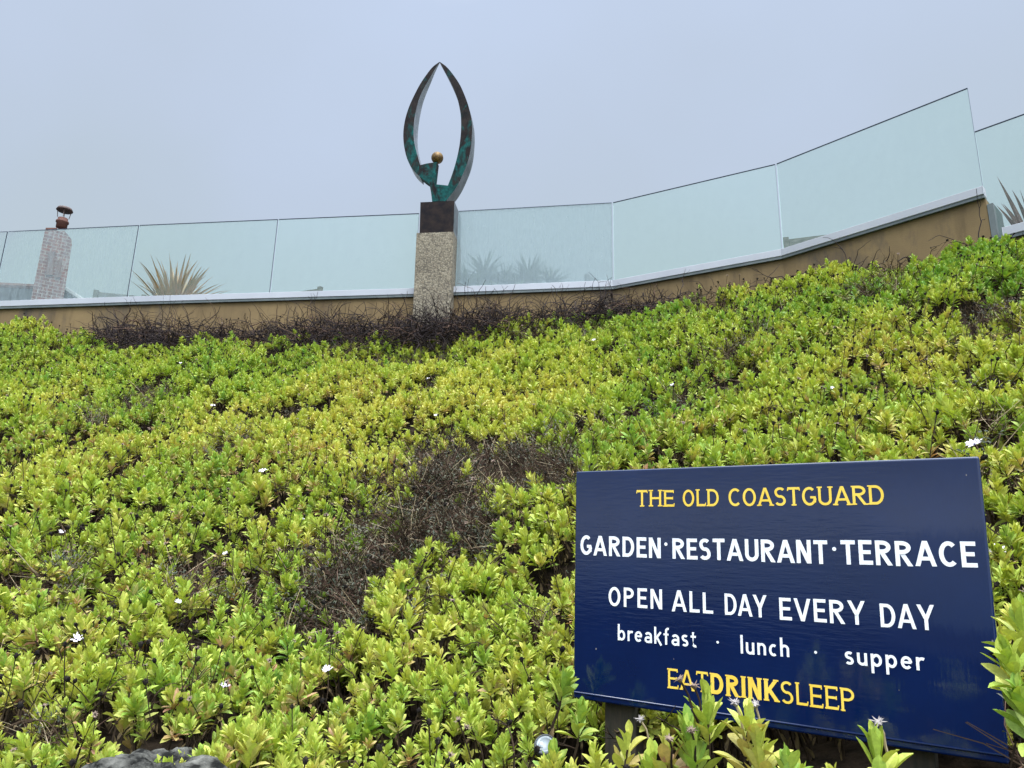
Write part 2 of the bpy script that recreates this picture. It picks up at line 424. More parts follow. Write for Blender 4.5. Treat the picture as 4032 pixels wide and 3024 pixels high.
def mat_brick():
    m, n, b, out = newmat('weathered_brick')
    tcn = N(n, 'ShaderNodeTexCoord')
    mp = N(n, 'ShaderNodeMapping'); mp.inputs['Rotation'].default_value = (R(90), 0, 0); n.links.new(tcn.outputs['Object'], mp.inputs[0])
    k = N(n, 'ShaderNodeTexBrick'); k.inputs['Scale'].default_value = 2.2; k.inputs['Mortar Size'].default_value = 0.03
    k.inputs['Color1'].default_value = (0.15, 0.042, 0.028, 1); k.inputs['Color2'].default_value = (0.09, 0.028, 0.022, 1); k.inputs['Mortar'].default_value = (0.22, 0.18, 0.16, 1)
    n.links.new(mp.outputs[0], k.inputs[0])
    c, h, src = noise_col(n, (0, 0, 0), (1, 1, 1), 3.0, 8, 0.75, 0.52, 0.70, stretch=(2.5, 2.5, 0.6))
    c = mixc(n, c, k.outputs[0], (0.27, 0.235, 0.225))
    n.links.new(c, b.inputs['Base Color']); b.inputs['Roughness'].default_value = 0.95; b.inputs['Specular IOR Level'].default_value = 0.1
    return m
M_['brick'] = mat_brick()
M_['render_white'] = simple('pale_house_render', (0.5, 0.49, 0.46), (0.6, 0.59, 0.56), 3, 0.9, 0.1)
M_['lead'] = simple('lead_flashing', (0.2, 0.2, 0.21), (0.3, 0.3, 0.31), 8, 0.6, 0.1)
M_['iron'] = simple('rusty_iron', (0.03, 0.02, 0.018), (0.10, 0.055, 0.04), 20, 0.7, 0.2)
M_['bench'] = simple('weathered_wood', (0.06, 0.065, 0.06), (0.13, 0.13, 0.115), 10, 0.85, 0.3, 0.004, stretch=(1, 1, 6))
M_['post'] = simple('damp_timber', (0.016, 0.015, 0.008), (0.045, 0.032, 0.018), 9, 0.85, 0.4, 0.004, stretch=(6, 6, 1))
M_['paving'] = simple('terrace_paving', (0.22, 0.21, 0.19), (0.3, 0.29, 0.27), 2, 0.9, 0.2)
M_['twig'] = simple('dead_twig', (0.012, 0.009, 0.010), (0.042, 0.030, 0.028), 6, 0.9, 0.2, 0.002, spec=0.15)
M_['stalk'] = simple('dark_stalk', (0.014, 0.011, 0.008), (0.055, 0.036, 0.022), 9, 0.9, 0, spec=0.1)
M_['seedhead'] = simple('dark_seed_head', (0.006, 0.006, 0.006), (0.030, 0.024, 0.020), 60, 1.0, 0.3, 0.002, spec=0.05)
M_['dryhead'] = simple('dry_bracts', (0.10, 0.066, 0.044), (0.23, 0.16, 0.12), 40, 0.9, 0.2, 0.002)
M_['dryhead_pale'] = simple('pale_dry_bracts', (0.15, 0.13, 0.12), (0.30, 0.265, 0.245), 60, 0.9, 0.2, 0.002)
M_['straw'] = simple('straw_stalk', (0.30, 0.22, 0.12), (0.46, 0.37, 0.24), 12, 0.85, 0.2, 0.001)
M_['petal'] = simple('white_petal', (0.62, 0.56, 0.62), (0.80, 0.78, 0.80), 30, 0.6, 0)
M_['petal_under'] = simple('mauve_petal_back', (0.40, 0.24, 0.30), (0.62, 0.48, 0.52), 30, 0.6, 0)
M_['eye'] = simple('dark_flower_eye', (0.02, 0.02, 0.05), (0.06, 0.05, 0.10), 60, 0.7, 0)
M_['rock'] = simple('lichened_rock', (0.010, 0.010, 0.009), (0.16, 0.155, 0.135), 16, 0.95, 1.0, 0.02, detail=14, lo=0.42, hi=0.72, spec=0.1)
M_['board'] = mat_board()
M_['white'] = simple('white_signwriting', (0.80, 0.81, 0.83), (0.88, 0.88, 0.89), 8, 0.45, 0.05, 0.001)
M_['yellow'] = simple('yellow_signwriting', (0.82, 0.54, 0.055), (0.90, 0.62, 0.09), 10, 0.45, 0.05, 0.001)
M_['lamp_glass'] = simple('frosted_lens', (0.10, 0.12, 0.125), (0.22, 0.25, 0.26), 14, 0.15, 0.1, 0.003)
M_['lamp_body'] = simple('grey_lamp_body', (0.02, 0.025, 0.025), (0.05, 0.055, 0.055), 14, 0.5, 0.1)
PAL = ((0.152, 0.305, 0.050), (0.365, 0.455, 0.068), (0.555, 0.535, 0.125), (0.46, 0.25, 0.155))
M_['leaf'] = mat_leaf('daisy_bush_leaf', PAL)
M_['leaf_dull'] = mat_leaf('small_dull_leaf', ((0.022, 0.032, 0.016), (0.050, 0.062, 0.034), (0.12, 0.125, 0.075), (0.10, 0.06, 0.04)))
M_['flax'] = simple('flax_leaf', (0.21, 0.17, 0.055), (0.52, 0.27, 0.13), 5, 0.5, 0.1, lo=0.3, hi=0.7)
M_['flax_purple'] = simple('purple_flax_leaf', (0.10, 0.07, 0.06), (0.25, 0.15, 0.13), 5, 0.5, 0.1)
M_['palm'] = simple('palm_leaf', (0.07, 0.10, 0.06), (0.13, 0.17, 0.09), 5, 0.6, 0.1)
M_['bark'] = simple('palm_bark', (0.10, 0.08, 0.06), (0.2, 0.17, 0.13), 12, 0.9, 0.6, 0.02)

# ------------------------------------------------------------------ plan of the terrace edge (glass line), from eye height
ZB = 3.7963
GL = [np.array(p) for p in ((-13.5, 11.02), (-9.40, 10.48), (-7.338, 10.19), (-5.30, 9.89), (-3.26, 9.61), (-1.03, 9.30), (1.24, 8.93), (3.01, 7.93), (4.41, 6.48))]
HD = np.array([0.694, -0.72])
GH0 = np.array((4.42, 6.46))-HD*0.045+np.array((0.72, 0.694))*0.05
GH = [GH0, GH0+HD*2.0, GH0+HD*4.0]
ZH = 3.33
def nrm2(d): d = d/np.linalg.norm(d); return np.array([d[1], -d[0]])   # towards the viewer for a left-to-right run

def on_wall(px, py, off):            # pixel (2212 view) on the vertical plane `off` in front of the glass line
    d = ray2(px, py)
    best = None
    pts = GL+GH[1:]
    for a, b in zip(pts[:-1], pts[1:]):
        if np.linalg.norm(b-a) < 1e-6: continue
        nn = nrm2(b-a); a2 = a+nn*off
        den = d[:2]@nn
        if abs(den) < 1e-6: continue
        t = (a2@nn)/den
        if t <= 0: continue
        p = d*t
        s_ = (p[:2]-a2)@(b-a)/((b-a)@(b-a))
        if -0.04 <= s_ <= 1.04 and (best is None or t < best[0]): best = (t, p)
    return None if best is None else best[1]

# ------------------------------------------------------------------ height of the planting (thin-plate spline through measured points)
ctl = []
for px, py, off in ((-250, 690, .3), (0, 697, .3), (120, 706, .3), (230, 712, .4), (330, 738, .60), (450, 722, .52), (600, 716, .50), (760, 718, .54), (900, 706, .48), (1000, 696, .45),
                    (1100, 696, .5), (1200, 680, .4), (1300, 655, .35), (1400, 645, .3), (1500, 622, .3), (1600, 610, .3), (1700, 594, .3),
                    (1800, 572, .3), (1900, 552, .3), (2000, 514, .25), (2100, 504, .25), (2190, 512, .25)):
    p = on_wall(px, py, off)
    if p is not None: ctl.append((p[0], p[1], p[2]-.05))
ctl += [(-12, 10.4, 3.3), (-12, 6.5, 1.2), (6.6, 3.6, 2.75), (7.5, 2.6, 2.6)]
ctl += [(-7, 3.0, -.60), (-4, 3.0, -.56), (-2.1, 2.9, -.55), (-1.3, 2.75, -.52), (-.4, 2.65, -.50), (.2, 2.45, -.46), (.6, 2.0, -.43), (1.1, 1.6, -.40),
        (1.8, 1.1, -.36), (3, .3, -.3), (.18, 2.80, -.30), (1.32, 2.05, -.16), (2.4, 1.5, .12), (4.2, .8, .5)]
ctl = np.array(ctl)
def tps_k(r2): return np.where(r2 > 1e-12, 0.5*r2*np.log(np.maximum(r2, 1e-12)), 0)
_n = len(ctl)
_K = tps_k(((ctl[:, None, :2]-ctl[None, :, :2])**2).sum(-1))+np.eye(_n)*0.05
_P = np.c_[np.ones(_n), ctl[:, :2]]
_A = np.block([[_K, _P], [_P.T, np.zeros((3, 3))]])
_w = np.linalg.solve(_A, np.r_[ctl[:, 2], 0, 0, 0])
FRONT = np.array([(-14, 2.6), (-6, 2.35), (-3, 2.3), (-1.5, 2.25), (-.3, 2.1), (.4, 1.72), (1.1, 1.22), (2.0, .55), (3.2, -.35), (8, -3.6)])
def front_y(x): return np.interp(x, FRONT[:, 0], FRONT[:, 1])
def wall_y(x):
    pts = np.array(GL+GH[1:])
    return np.interp(x, pts[:, 0], pts[:, 1])
def fbm(X, Y, s, seed, octv=3):
    """smooth value noise, vectorised"""
    out = np.zeros_like(X); amp = 1.0; tot = 0
    g = np.random.default_rng(seed)
    for o in range(octv):
        T = g.random((64, 64))
        x = X/s*(2**o); y = Y/s*(2**o)
        xi = np.floor(x).astype(int); yi = np.floor(y).astype(int)
        fx = x-xi; fy = y-yi
        fx = fx*fx*(3-2*fx); fy = fy*fy*(3-2*fy)
        a = T[xi % 64, yi % 64]; b = T[(xi+1) % 64, yi % 64]; c = T[xi % 64, (yi+1) % 64]; d = T[(xi+1) % 64, (yi+1) % 64]
        out += amp*((a*(1-fx)+b*fx)*(1-fy)+(c*(1-fx)+d*fx)*fy); tot += amp; amp *= 0.5
    return out/tot-0.5
def base_h(X, Y):
    X = np.asarray(X, float); Y = np.asarray(Y, float)
    q = np.stack([X.ravel(), Y.ravel()], -1)
    z = tps_k(((q[:, None, :]-ctl[None, :, :2])**2).sum(-1))@_w[:_n]+np.c_[np.ones(len(q)), q]@_w[_n:]
    return z.reshape(X.shape)+EYE
def patch(X, Y, Z):
    """1 inside the bare patches of the bed (their outline measured on the photograph, laid on the slope)"""
    px, py, dd = project(np.stack([X, Y, Z], -1))
    wob = 1+0.55*fbm(X, Y, 0.35, 5, 3)*2
    v = np.zeros_like(X)
    for cx_, cy_, rx, ry in ((960, 1075, 105, 125), (1120, 1000, 150, 65), (700, 1275, 92, 120), (840, 1180, 90, 50), (1020, 1145, 70, 70)):
        v = np.maximum(v, 1-np.sqrt(((px-cx_)/rx)**2+((py-cy_)/ry)**2)/np.clip(wob, .6, 1.5))
    v2 = 1-np.sqrt(((px-300)/95)**2+((py-1615)/65)**2)    # the hollow round the rock
    return np.clip(v*2.6, 0, 1), np.clip(v2*4, 0, 1)
def veg_h(X, Y, rough=True):
    Z = base_h(X, Y)
    if rough:
        c_ = fbm(X, Y, 0.46, 22, 2)
        Z = Z+0.26*fbm(X, Y, 0.95, 21, 2)+0.30*np.where(c_ > -.06, np.minimum(c_, .14), -.06+1.5*(c_+.06))-0.05
    p1, p2 = patch(X, Y, Z)
    Z = Z-0.16*p1-0.16*p2
    f = Y-front_y(X)
    drop = np.clip(-f, 0, 3)
    return Z-1.5*drop

# ------------------------------------------------------------------ the ground
def ground_mesh():
    xs = np.arange(-16, 10.01, 0.11); ys = np.arange(-6, 13.01, 0.11)
    X, Y = np.meshgrid(xs, ys, indexing='ij')
    Z = veg_h(X, Y)-0.25+0.05*fbm(X, Y, .2, 31, 2)
    W = wall_y(X)
    Z = np.where(Y > W-0.1, np.minimum(Z, 2.6+EYE), Z)
    Z = np.maximum(Z, 0.0)
    edge = (X < -15.9) | (X > 9.9) | (Y > 12.9)
    Z = np.where(edge, 0.0, Z)
    nx, ny = X.shape
    vs = np.stack([X, Y, Z], -1).reshape(-1, 3)
    b = MB(); b.v = [tuple(v) for v in vs]
    b.f = [(i*ny+j, (i+1)*ny+j, (i+1)*ny+j+1, i*ny+j+1) for i in range(nx-1) for j in range(ny-1)]
    b.m = [0]*len(b.f)
    return b
tag(ground_mesh().build('bank', M_['soil'], smooth=True), kind='structure')
b = MB(); b.add([(-400, -9, -.006), (400, -9, -.006), (400, 400, -.006), (-400, 400, -.006)], [(0, 1, 2, 3)])
tag(b.build('ground', M_['path']), kind='structure')
b = MB(); b.add([(-1500, -1800, -6.0), (1500, -1800, -6.0), (1500, -9, -6.0), (-1500, -9, -6.0)], [(0, 1, 2, 3)])
tag(b.build('sea', M_['sea']), kind='structure')

# ------------------------------------------------------------------ the terrace, its wall, rail and glass
def poly_slab(name, pts, z0, z1, mat):
    b = MB(); n = len(pts)
    vs = [(p[0], p[1], z0) for p in pts]+[(p[0], p[1], z1) for p in pts]
    fs = [tuple(range(n))[::-1], tuple(range(n, 2*n))]+[(i, (i+1) % n, n+(i+1) % n, n+i) for i in range(n)]
    b.add(vs, fs)
    return tag(b.build(name, mat), kind='structure')
TZ = ZB+EYE-0.16                        # terrace floor
G_in = [p-nrm2(GL[min(i+1, len(GL)-1)]-GL[max(i, 0)] if i < len(GL)-1 else GL[-1]-GL[-2])*0.20 for i, p in enumerate(GL)]
poly_slab('terrace', [tuple(p) for p in G_in]+[(8.5, 10.6), (8.5, 20), (-13.5, 20)], TZ-0.25, TZ, M_['paving'])
poly_slab('lower_terrace', [(4.75, 6.45), tuple(GH[2]-nrm2(HD)*0.2), (12, 8), (9.2, 9.9), (8.6, 10.4)], ZH+EYE-0.41, ZH+EYE-0.16, M_['paving'])

def strip(b, pts, o0, o1, z0, z1, mi=0):
    """a mitred run of rectangular section along a plan polyline; offsets measured towards the viewer"""
    n = len(pts)
    def offp(i, o):
        n1 = nrm2(pts[i]-pts[i-1]) if i > 0 else nrm2(pts[1]-pts[0])
        n2 = nrm2(pts[i+1]-pts[i]) if i < n-1 else nrm2(pts[-1]-pts[-2])
        m = n1+n2; m = m/np.linalg.norm(m); m = m/max(.3, m@n1)
        return pts[i]+m*o
    vs = []
    for i in range(n):
        a, c = offp(i, o0), offp(i, o1)
        vs += [(*a, z0), (*c, z0), (*c, z1), (*a, z1)]
    fs = []
    for i in range(n-1):
        k = 4*i
        for j in range(4): fs.append((k+j, k+4+j, k+4+(j+1) % 4, k+(j+1) % 4))
    fs += [(3, 2, 1, 0), (4*n-4, 4*n-3, 4*n-2, 4*n-1)]
    b.add(vs, fs, mi)
PL, PR = GL[5]+(GL[5]-GL[6])/np.linalg.norm(GL[5]-GL[6])*0.262, GL[5]-(GL[5]-GL[6])/np.linalg.norm(GL[5]-GL[6])*0.262   # plinth flanks on the glass line
CH, DR = 0.084, 0.032
zc1 = ZB+EYE+0.002; zc0 = zc1-CH
b = MB(); strip(b, GL, -0.20, 0.015, 1.9, zc0-DR-0.001)
wall = tag(b.build('retaining_wall', M_['wall']), 'tan rendered retaining wall under the glass balustrade, stained at its right end', 'wall')
# dark end return of the wall, beyond the corner
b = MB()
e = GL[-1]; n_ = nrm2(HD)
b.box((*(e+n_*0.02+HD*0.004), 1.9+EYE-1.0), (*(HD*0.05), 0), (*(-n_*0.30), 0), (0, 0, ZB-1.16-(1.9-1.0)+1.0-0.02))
o = b.build('end_panel', M_['dark_strip'], wall)
b = MB(); strip(b, [GL[-1]+HD*0.06]+GH[1:], -0.20, 0.015, 1.9, ZH+EYE-CH-DR)
tag(b.build('retaining_wall', M_['wall']), 'lower stretch of rendered wall right of the corner, almost hidden by leaves', 'wall')

def rail(pts, z, label):
    b = MB(); strip(b, pts, -0.035, 0.058, z-CH, z)
    o = tag(b.build('balustrade_channel', M_['alu'], bevel=0.004), label, 'channel', 'aluminium channels holding the glass')
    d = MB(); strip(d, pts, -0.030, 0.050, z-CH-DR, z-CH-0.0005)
    d.build('underside_shade', M_['dark_strip'], o)  # dark strip standing in for the shade under the channel
    return o
mid = GL[3]+(GL[4]-GL[3])*0.28
g = 0.0015
def cut(a, bb, d): return a+(bb-a)/np.linalg.norm(bb-a)*d
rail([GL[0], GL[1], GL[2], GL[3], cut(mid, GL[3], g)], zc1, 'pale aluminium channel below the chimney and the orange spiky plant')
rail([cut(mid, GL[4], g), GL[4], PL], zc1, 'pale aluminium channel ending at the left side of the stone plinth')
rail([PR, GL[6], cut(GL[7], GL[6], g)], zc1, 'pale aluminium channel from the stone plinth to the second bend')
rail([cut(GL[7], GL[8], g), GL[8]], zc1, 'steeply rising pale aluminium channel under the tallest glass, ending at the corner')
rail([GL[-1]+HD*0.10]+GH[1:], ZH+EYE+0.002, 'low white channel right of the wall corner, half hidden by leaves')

def pane(a, bb, z, h, label, film, streak=0.0, seed=0.0, g0=0.010, g1=0.010):
    d = (bb-a)/np.linalg.norm(bb-a); L = np.linalg.norm(bb-a); nn = nrm2(d); t = 0.015
    b = MB()
    o_ = a+d*g0; Lx = L-g0-g1
    loc = np.array([*o_, z-0.05])
    x = np.array([*(d*Lx), 0]); y = np.array([*(nn*t), 0]); zz = np.array([0, 0, h+0.05])
    vs = [0*x-y/2, x-y/2, x+y/2, y/2, zz-y/2, x+zz-y/2, x+y/2+zz, y/2+zz]
    b.add(vs, [(0, 1, 5, 4), (2, 3, 7, 6)], 0)
    b.add(vs, [(4, 5, 6, 7), (3, 2, 1, 0)], 1)
    b.add(vs, [(1, 2, 6, 5)], 1)
    e_ = y*1.06                             # the polished arris shows dark through the body of the glass along the top and the right end
    zt = np.array([0, 0, h+0.05]); zb_ = zt-np.array([0, 0, 0.006])
    b.add([0*x-e_/2+zb_, x-e_/2+zb_, x-e_/2+zt, 0*x-e_/2+zt, 0*x+e_/2+zb_, x+e_/2+zb_, x+e_/2+zt, 0*x+e_/2+zt], [(0, 1, 2, 3), (5, 4, 7, 6)], 1)
    b.add(vs, [(3, 0, 4, 7)], 2)
    o = b.build('glass_panel', [mat_glass('salty_glass', film, streak, seed), M_['edge'], M_['edge_light']])
    o.location = loc
    return tag(o, label, 'glass panel', 'glass balustrade panels')
h = 1.1; zg = ZB+EYE
pane(GL[0], GL[1], zg, h, 'glass panel hidden beyond the left edge of the view', .10)
pane(GL[1], GL[2], zg, h, 'sliver of glass panel at the far left edge of the photo', .16, .4, 2)
pane(GL[2], GL[3], zg, h, 'streaky salt-stained glass panel with the brick chimney behind it', .22, .45, 5)
pane(GL[3], GL[4], zg, h, 'glass panel in front of the orange spiky flax plant', .13, 0, 7)
pane(GL[4], PL, zg, h, 'clear glass panel touching the left side of the stone plinth', .05, 0, 9)
pane(PR, GL[6], zg, h, 'smeared glass panel right of the plinth with grey palm heads behind', .46, .16, 11)
pane(GL[6], GL[7], zg, h, 'plain empty glass panel between the two bends right of the palms', .04, 0, 13)
pane(GL[7], GL[8], zg, h, 'steepest, largest looking glass panel above the stained wall corner', .05, 0, 15)
pane(GH[0], GH[1], ZH+EYE, 1.1, 'lower glass panel right of the corner, purple leaves behind it', .05, 0, 17)

# ------------------------------------------------------------------ plinth and sculpture
wd = (GL[6]-GL[5])/np.linalg.norm(GL[6]-GL[5]); wn = nrm2(wd)
wd = np.array([0.9915, -0.130]); wn = np.array([-0.130, -0.9915])
def planept(px, py, o, n):            # 4032-pixel -> vertical plane through o with plan normal n
    d = ray(px, py); t = ((o[:2])@n)/(d[:2]@n); return d*t
c8 = lambda x, y: (1400+x*.4973, 750+y*.4973)
PO = np.array([-1.27, 9.12])
pl = planept(*c8(483, 338), PO, wn); pr = planept(*c8(776, 325), PO, wn)
bl = planept(*c8(462, 800), PO, wn); br_ = planept(*c8(757, 790), PO, wn)
bk0 = planept(*c8(505, 333), PO, wn); bk1 = planept(*c8(774, 326), PO, wn); bkt = planept(*c8(512, 90), PO, wn); bktr = planept(*c8(781, 78), PO, wn)
plinth = tag(empty('plinth', (float(pl[0]+.23), float(pl[1]+.2), 4.6)), 'square pebbly stone plinth with a dark metal block on top, carrying the sculpture', 'plinth')
W2 = np.array([*wd, 0]); D2 = np.array([*(-wn), 0])
def plaf(name, L0, L1, z0, Lt0, Lt1, z1, dep, mat, bev, inset=0, mat2=None):
    b = MB()
    a0, a1 = wd@(L0[:2]-PO), wd@(L1[:2]-PO); t0, t1 = wd@(Lt0[:2]-PO), wd@(Lt1[:2]-PO)
    P = lambda s_, dd, z: np.array([*(PO+wd*s_-wn*dd), z])
    vs = [P(a0, inset, z0), P(a1, inset, z0), P(a1, dep, z0), P(a0, dep, z0), P(t0, inset, z1), P(t1, inset, z1), P(t1, dep, z1), P(t0, dep, z1)]
    b.add(vs, [(3, 2, 1, 0), (4, 5, 6, 7), (0, 1, 5, 4)], 0); b.add(vs, [(1, 2, 6, 5), (2, 3, 7, 6), (3, 0, 4, 7)], 1 if mat2 else 0)
    return b.build(name, [mat]+([mat2] if mat2 else []), plinth)
zp0 = 2.6+EYE; zp1 = (pl[2]+pr[2])/2+EYE
k_ = (zp1-zp0)/(zp1-(bl[2]+EYE))
bb0 = pl+(bl-pl)*k_; bb1 = pr+(br_-pr)*k_
plaf('stone_shaft', bb0, bb1, zp0, pl, pr, zp1, 0.52, M_['granite'], 0.008)
zk1 = (bkt[2]+bktr[2])/2+EYE
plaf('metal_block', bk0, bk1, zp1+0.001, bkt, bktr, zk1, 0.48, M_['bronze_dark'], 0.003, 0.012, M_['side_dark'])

SO = PO-wn*0.10                        # the sculpture's front plane stands a little behind the block's face
cs = lambda x, y: planept(1400+x*.42194, 200+y*.42194, SO, wn)
base = cs(770, 1402); zk = zk1
sculpt = tag(empty('bronze_sculpture', (float(base[0]), float(base[1]), float(zk))), 'tall verdigris bronze sculpture of two pointed curving blades around a small gold ball', 'sculpture')
def blade(name, outer, inner, dep, side):
    """outline traced front plane, extruded back along the plane's normal with a depth that runs out towards the tip"""
    def resample(P, n):
        P = np.array(P, float)
        # Catmull-Rom
        Q = np.vstack([2*P[0]-P[1], P, 2*P[-1]-P[-2]]); out = []
        for i in range(1, len(Q)-2):
            for t in np.linspace(0, 1, 8, endpoint=False):
                a, b_, c, d = Q[i-1], Q[i], Q[i+1], Q[i+2]
                out.append(.5*((2*b_)+(c-a)*t+(2*a-5*b_+4*c-d)*t*t+(3*b_-a-3*c+d)*t**3))
        out.append(P[-1]); out = np.array(out)
        s_ = np.r_[0, np.cumsum(np.linalg.norm(np.diff(out, axis=0), axis=1))]
        q = np.linspace(0, s_[-1], n)
        return np.c_[np.interp(q, s_, out[:, 0]), np.interp(q, s_, out[:, 1])]
    n = 44
    A, B = resample(outer, n), resample(inner, n)
    b = MB(); vs = []
    for i in range(n):
        t = i/(n-1)
        for P in (A[i], B[i]):
            p = cs(*P)+np.array([0, 0, EYE]); vs.append(p)
        dp = dep(t)
        off = np.array([*(-wn*dp), 0])
        vs += [vs[-2]+off, vs[-1]+off]
    fs, sf_ = [], []
    for i in range(n-1):
        k = 4*i
        fs += [(k, k+1, k+5, k+4), (k+2, k+6, k+7, k+3)]; sf_ += [(k, k+4, k+6, k+2), (k+1, k+3, k+7, k+5)]
    fs += [(0, 2, 3, 1), (4*n-4, 4*n-3, 4*n-1, 4*n-2)]
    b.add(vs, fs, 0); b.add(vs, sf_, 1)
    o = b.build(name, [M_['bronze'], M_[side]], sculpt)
    return o
dep_l = lambda t: 0.015+0.27*math.sin(min(1, t*1.25)*math.pi/2)**1.1*(1-0.25*t)
L_out = [(783, 103), (720, 150), (660, 225), (600, 315), (545, 420), (500, 520), (465, 630), (447, 740), (447, 840), (462, 940), (490, 1030), (535, 1110), (600, 1175), (650, 1215), (690, 1243)]
L_in = [(784, 106), (740, 172), (690, 258), (640, 345), (600, 430), (568, 540), (549, 640), (541, 740), (545, 830), (560, 910), (580, 985), (603, 1064)]
L_foot = [(603, 1064), (660, 1050), (715, 1042), (762, 1036)]
blade('blade', L_out[:13], L_in, dep_l, 'side_skylit')
R_out = [(786, 103), (850, 150), (920, 235), (975, 320), (1020, 420), (1055, 520), (1080, 630), (1088, 720), (1083, 830), (1070, 940), (1045, 1040), (1010, 1130), (970, 1220), (920, 1305), (848, 1395)]
R_in = [(785, 107), (808, 150), (855, 232), (905, 330), (945, 430), (970, 530), (983, 620), (984, 740), (973, 860), (955, 960), (930, 1060), (895, 1170), (862, 1255)]
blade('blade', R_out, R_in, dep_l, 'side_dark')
def slab(name, pts, dep, d0=0.0):
    b = MB(); n = len(pts)
    f_ = [cs(*p)+np.array([0, 0, EYE])+np.array([*(-wn*d0), 0]) for p in pts]
    bk = [p+np.array([*(-wn*dep), 0]) for p in f_]
    b.add(f_+bk, [tuple(range(n))[::-1], tuple(range(n, 2*n))]+[(i, (i+1) % n, n+(i+1) % n, n+i) for i in range(n)])
    return b.build(name, M_['bronze'], sculpt)
slab('foot', [(603, 1066), (660, 1051), (715, 1043), (762, 1037), (750, 1140), (738, 1242), (690, 1242), (650, 1214), (601, 1175)], 0.10, 0.002)
slab('foot', [(690, 1245), (738, 1244), (800, 1250), (861, 1257), (880, 1320), (846, 1394), (840, 1402), (714, 1404), (705, 1330)], 0.20, 0.002)
bc = cs(754, 977)+np.array([0, 0, EYE])+np.array([*(-wn*0.06), 0])
b = MB(); rb = 0.082
b.lathe([(max(1e-4, rb*math.sin(math.pi*i/16)), -rb*math.cos(math.pi*i/16)) for i in range(17)], n=28)
o = b.build('ball', M_['gold'], smooth=True); o.parent = sculpt; o.location = Vector(bc)-sculpt.location

# ------------------------------------------------------------------ house with chimney, beyond the terrace
def house():
    root = tag(empty('slate_house', (-15.6, 23.6, 3.0)), 'slate roofed house with a tall brick chimney seen through the streaky glass', 'house')
    c1 = lambda x, y: ray(x*.5425, y*.5425+800)
    D = 28.0
    d0 = ray(220, 1000); f_ = np.array([*(d0[:2]/np.linalg.norm(d0[:2]))]); rr = np.array([f_[1], -f_[0]])
    def P(x, y, dd=0.0):
        d = c1(x, y); t = (D+dd)/(d[:2]@f_); return d*t+np.array([0, 0, EYE])
    # stack: outline from the photograph's face, 0.9 m deep
    def prism(b, pts, dep, dd=0.0):
        n = len(pts); F = [P(x, y, dd) for x, y in pts]; B = [p+np.array([*(f_*dep), 0]) for p in F]
        b.add(F+B, [tuple(range(n))[::-1], tuple(range(n, 2*n))]+[(i, (i+1) % n, n+(i+1) % n, n+i) for i in range(n)])
    b = MB(); prism(b, [(325, 200), (468, 200), (520, 265), (522, 300), (450, 760), (212, 760)], 0.9)
    st = b.build('chimney', M_['brick'], root)
    b = MB(); prism(b, [(332, 178), (415, 178), (415, 199), (330, 199)], 0.7, 0.05); b.build('cap_slab', M_['ridge'], st)
    b = MB(); prism(b, [(330, 520), (352, 350), (405, 350), (385, 520)], 0.05, -0.052); prism(b, [(400, 540), (420, 410), (450, 410), (440, 540)], 0.05, -0.052); b.build('brick_panel', M_['ridge'], st)
    pc = P(445, 178, 0.4)
    b = MB(); b.lathe([(.17, 0), (.17, .16), (.20, .18), (.20, .23), (.16, .25), (.155, .34)], pc, 18); b.build('chimney_pot', M_['ridge'], st, smooth=True)
    b = MB(); b.lathe([(.24, .62), (.26, .64), (.22, .72), (.08, .78), (.001, .79)], pc, 20)
    for a in range(4): b.tube([pc+np.array([.17*math.cos(a*1.57+.5), .17*math.sin(a*1.57+.5), .36]), pc+np.array([.21*math.cos(a*1.57+.5), .21*math.sin(a*1.57+.5), .66])], .012, 5)
    b.build('cowl', M_['iron'], st, smooth=True)
    # body and roof
    rl = P(-260, 622, 1.0); r_ = P(470, 628, 1.0); zr = r_[2]
    b = MB()
    e2 = rr-f_*0.55; e2 = e2/np.linalg.norm(e2); ex = np.array([*e2, 0]); ey = np.array([-e2[1], e2[0], 0])
    r0_ = np.array([*r_[:2], zr]); l0 = r0_-ex*9
    eav = np.array([0, 0, -2.6])
    A = [l0, r0_, r0_-ey*3.4+eav, l0-ey*3.4+eav, r0_+ey*3.4+eav, l0+ey*3.4+eav]
    b.add(A, [(3, 2, 1, 0), (0, 1, 4, 5)])
    A2 = [p-np.array([0, 0, .12]) for p in A]
    b.add(A2, [(0, 1, 2, 3), (5, 4, 1, 0)])
    # lower hipped end falling to the right
    q = [r0_, r0_-ey*3.4+eav, r0_+ex*4.2+eav*0.95, r0_+ey*3.4+eav]
    b.add(q, [(0, 1, 2), (0, 2, 3)])
    rf = b.build('roof', M_['slate'], root)
    b = MB(); b.tube([l0+np.array([0, 0, .03]), r0_+np.array([0, 0, .03])], .12, 8); b.build('ridge_tiles', M_['ridge'], rf)
    b = MB(); b.tube([r0_, r0_+ex*4.2+eav*0.95], .11, 8); b.build('hip_flashing', M_['lead'], rf)
    b = MB(); o_ = l0-ey*3.0+eav; b.box((*o_[:2], 0), ex*8.8, ey*6.0, (0, 0, o_[2]-.1)); b.build('wall', M_['render_white'], root)
house()

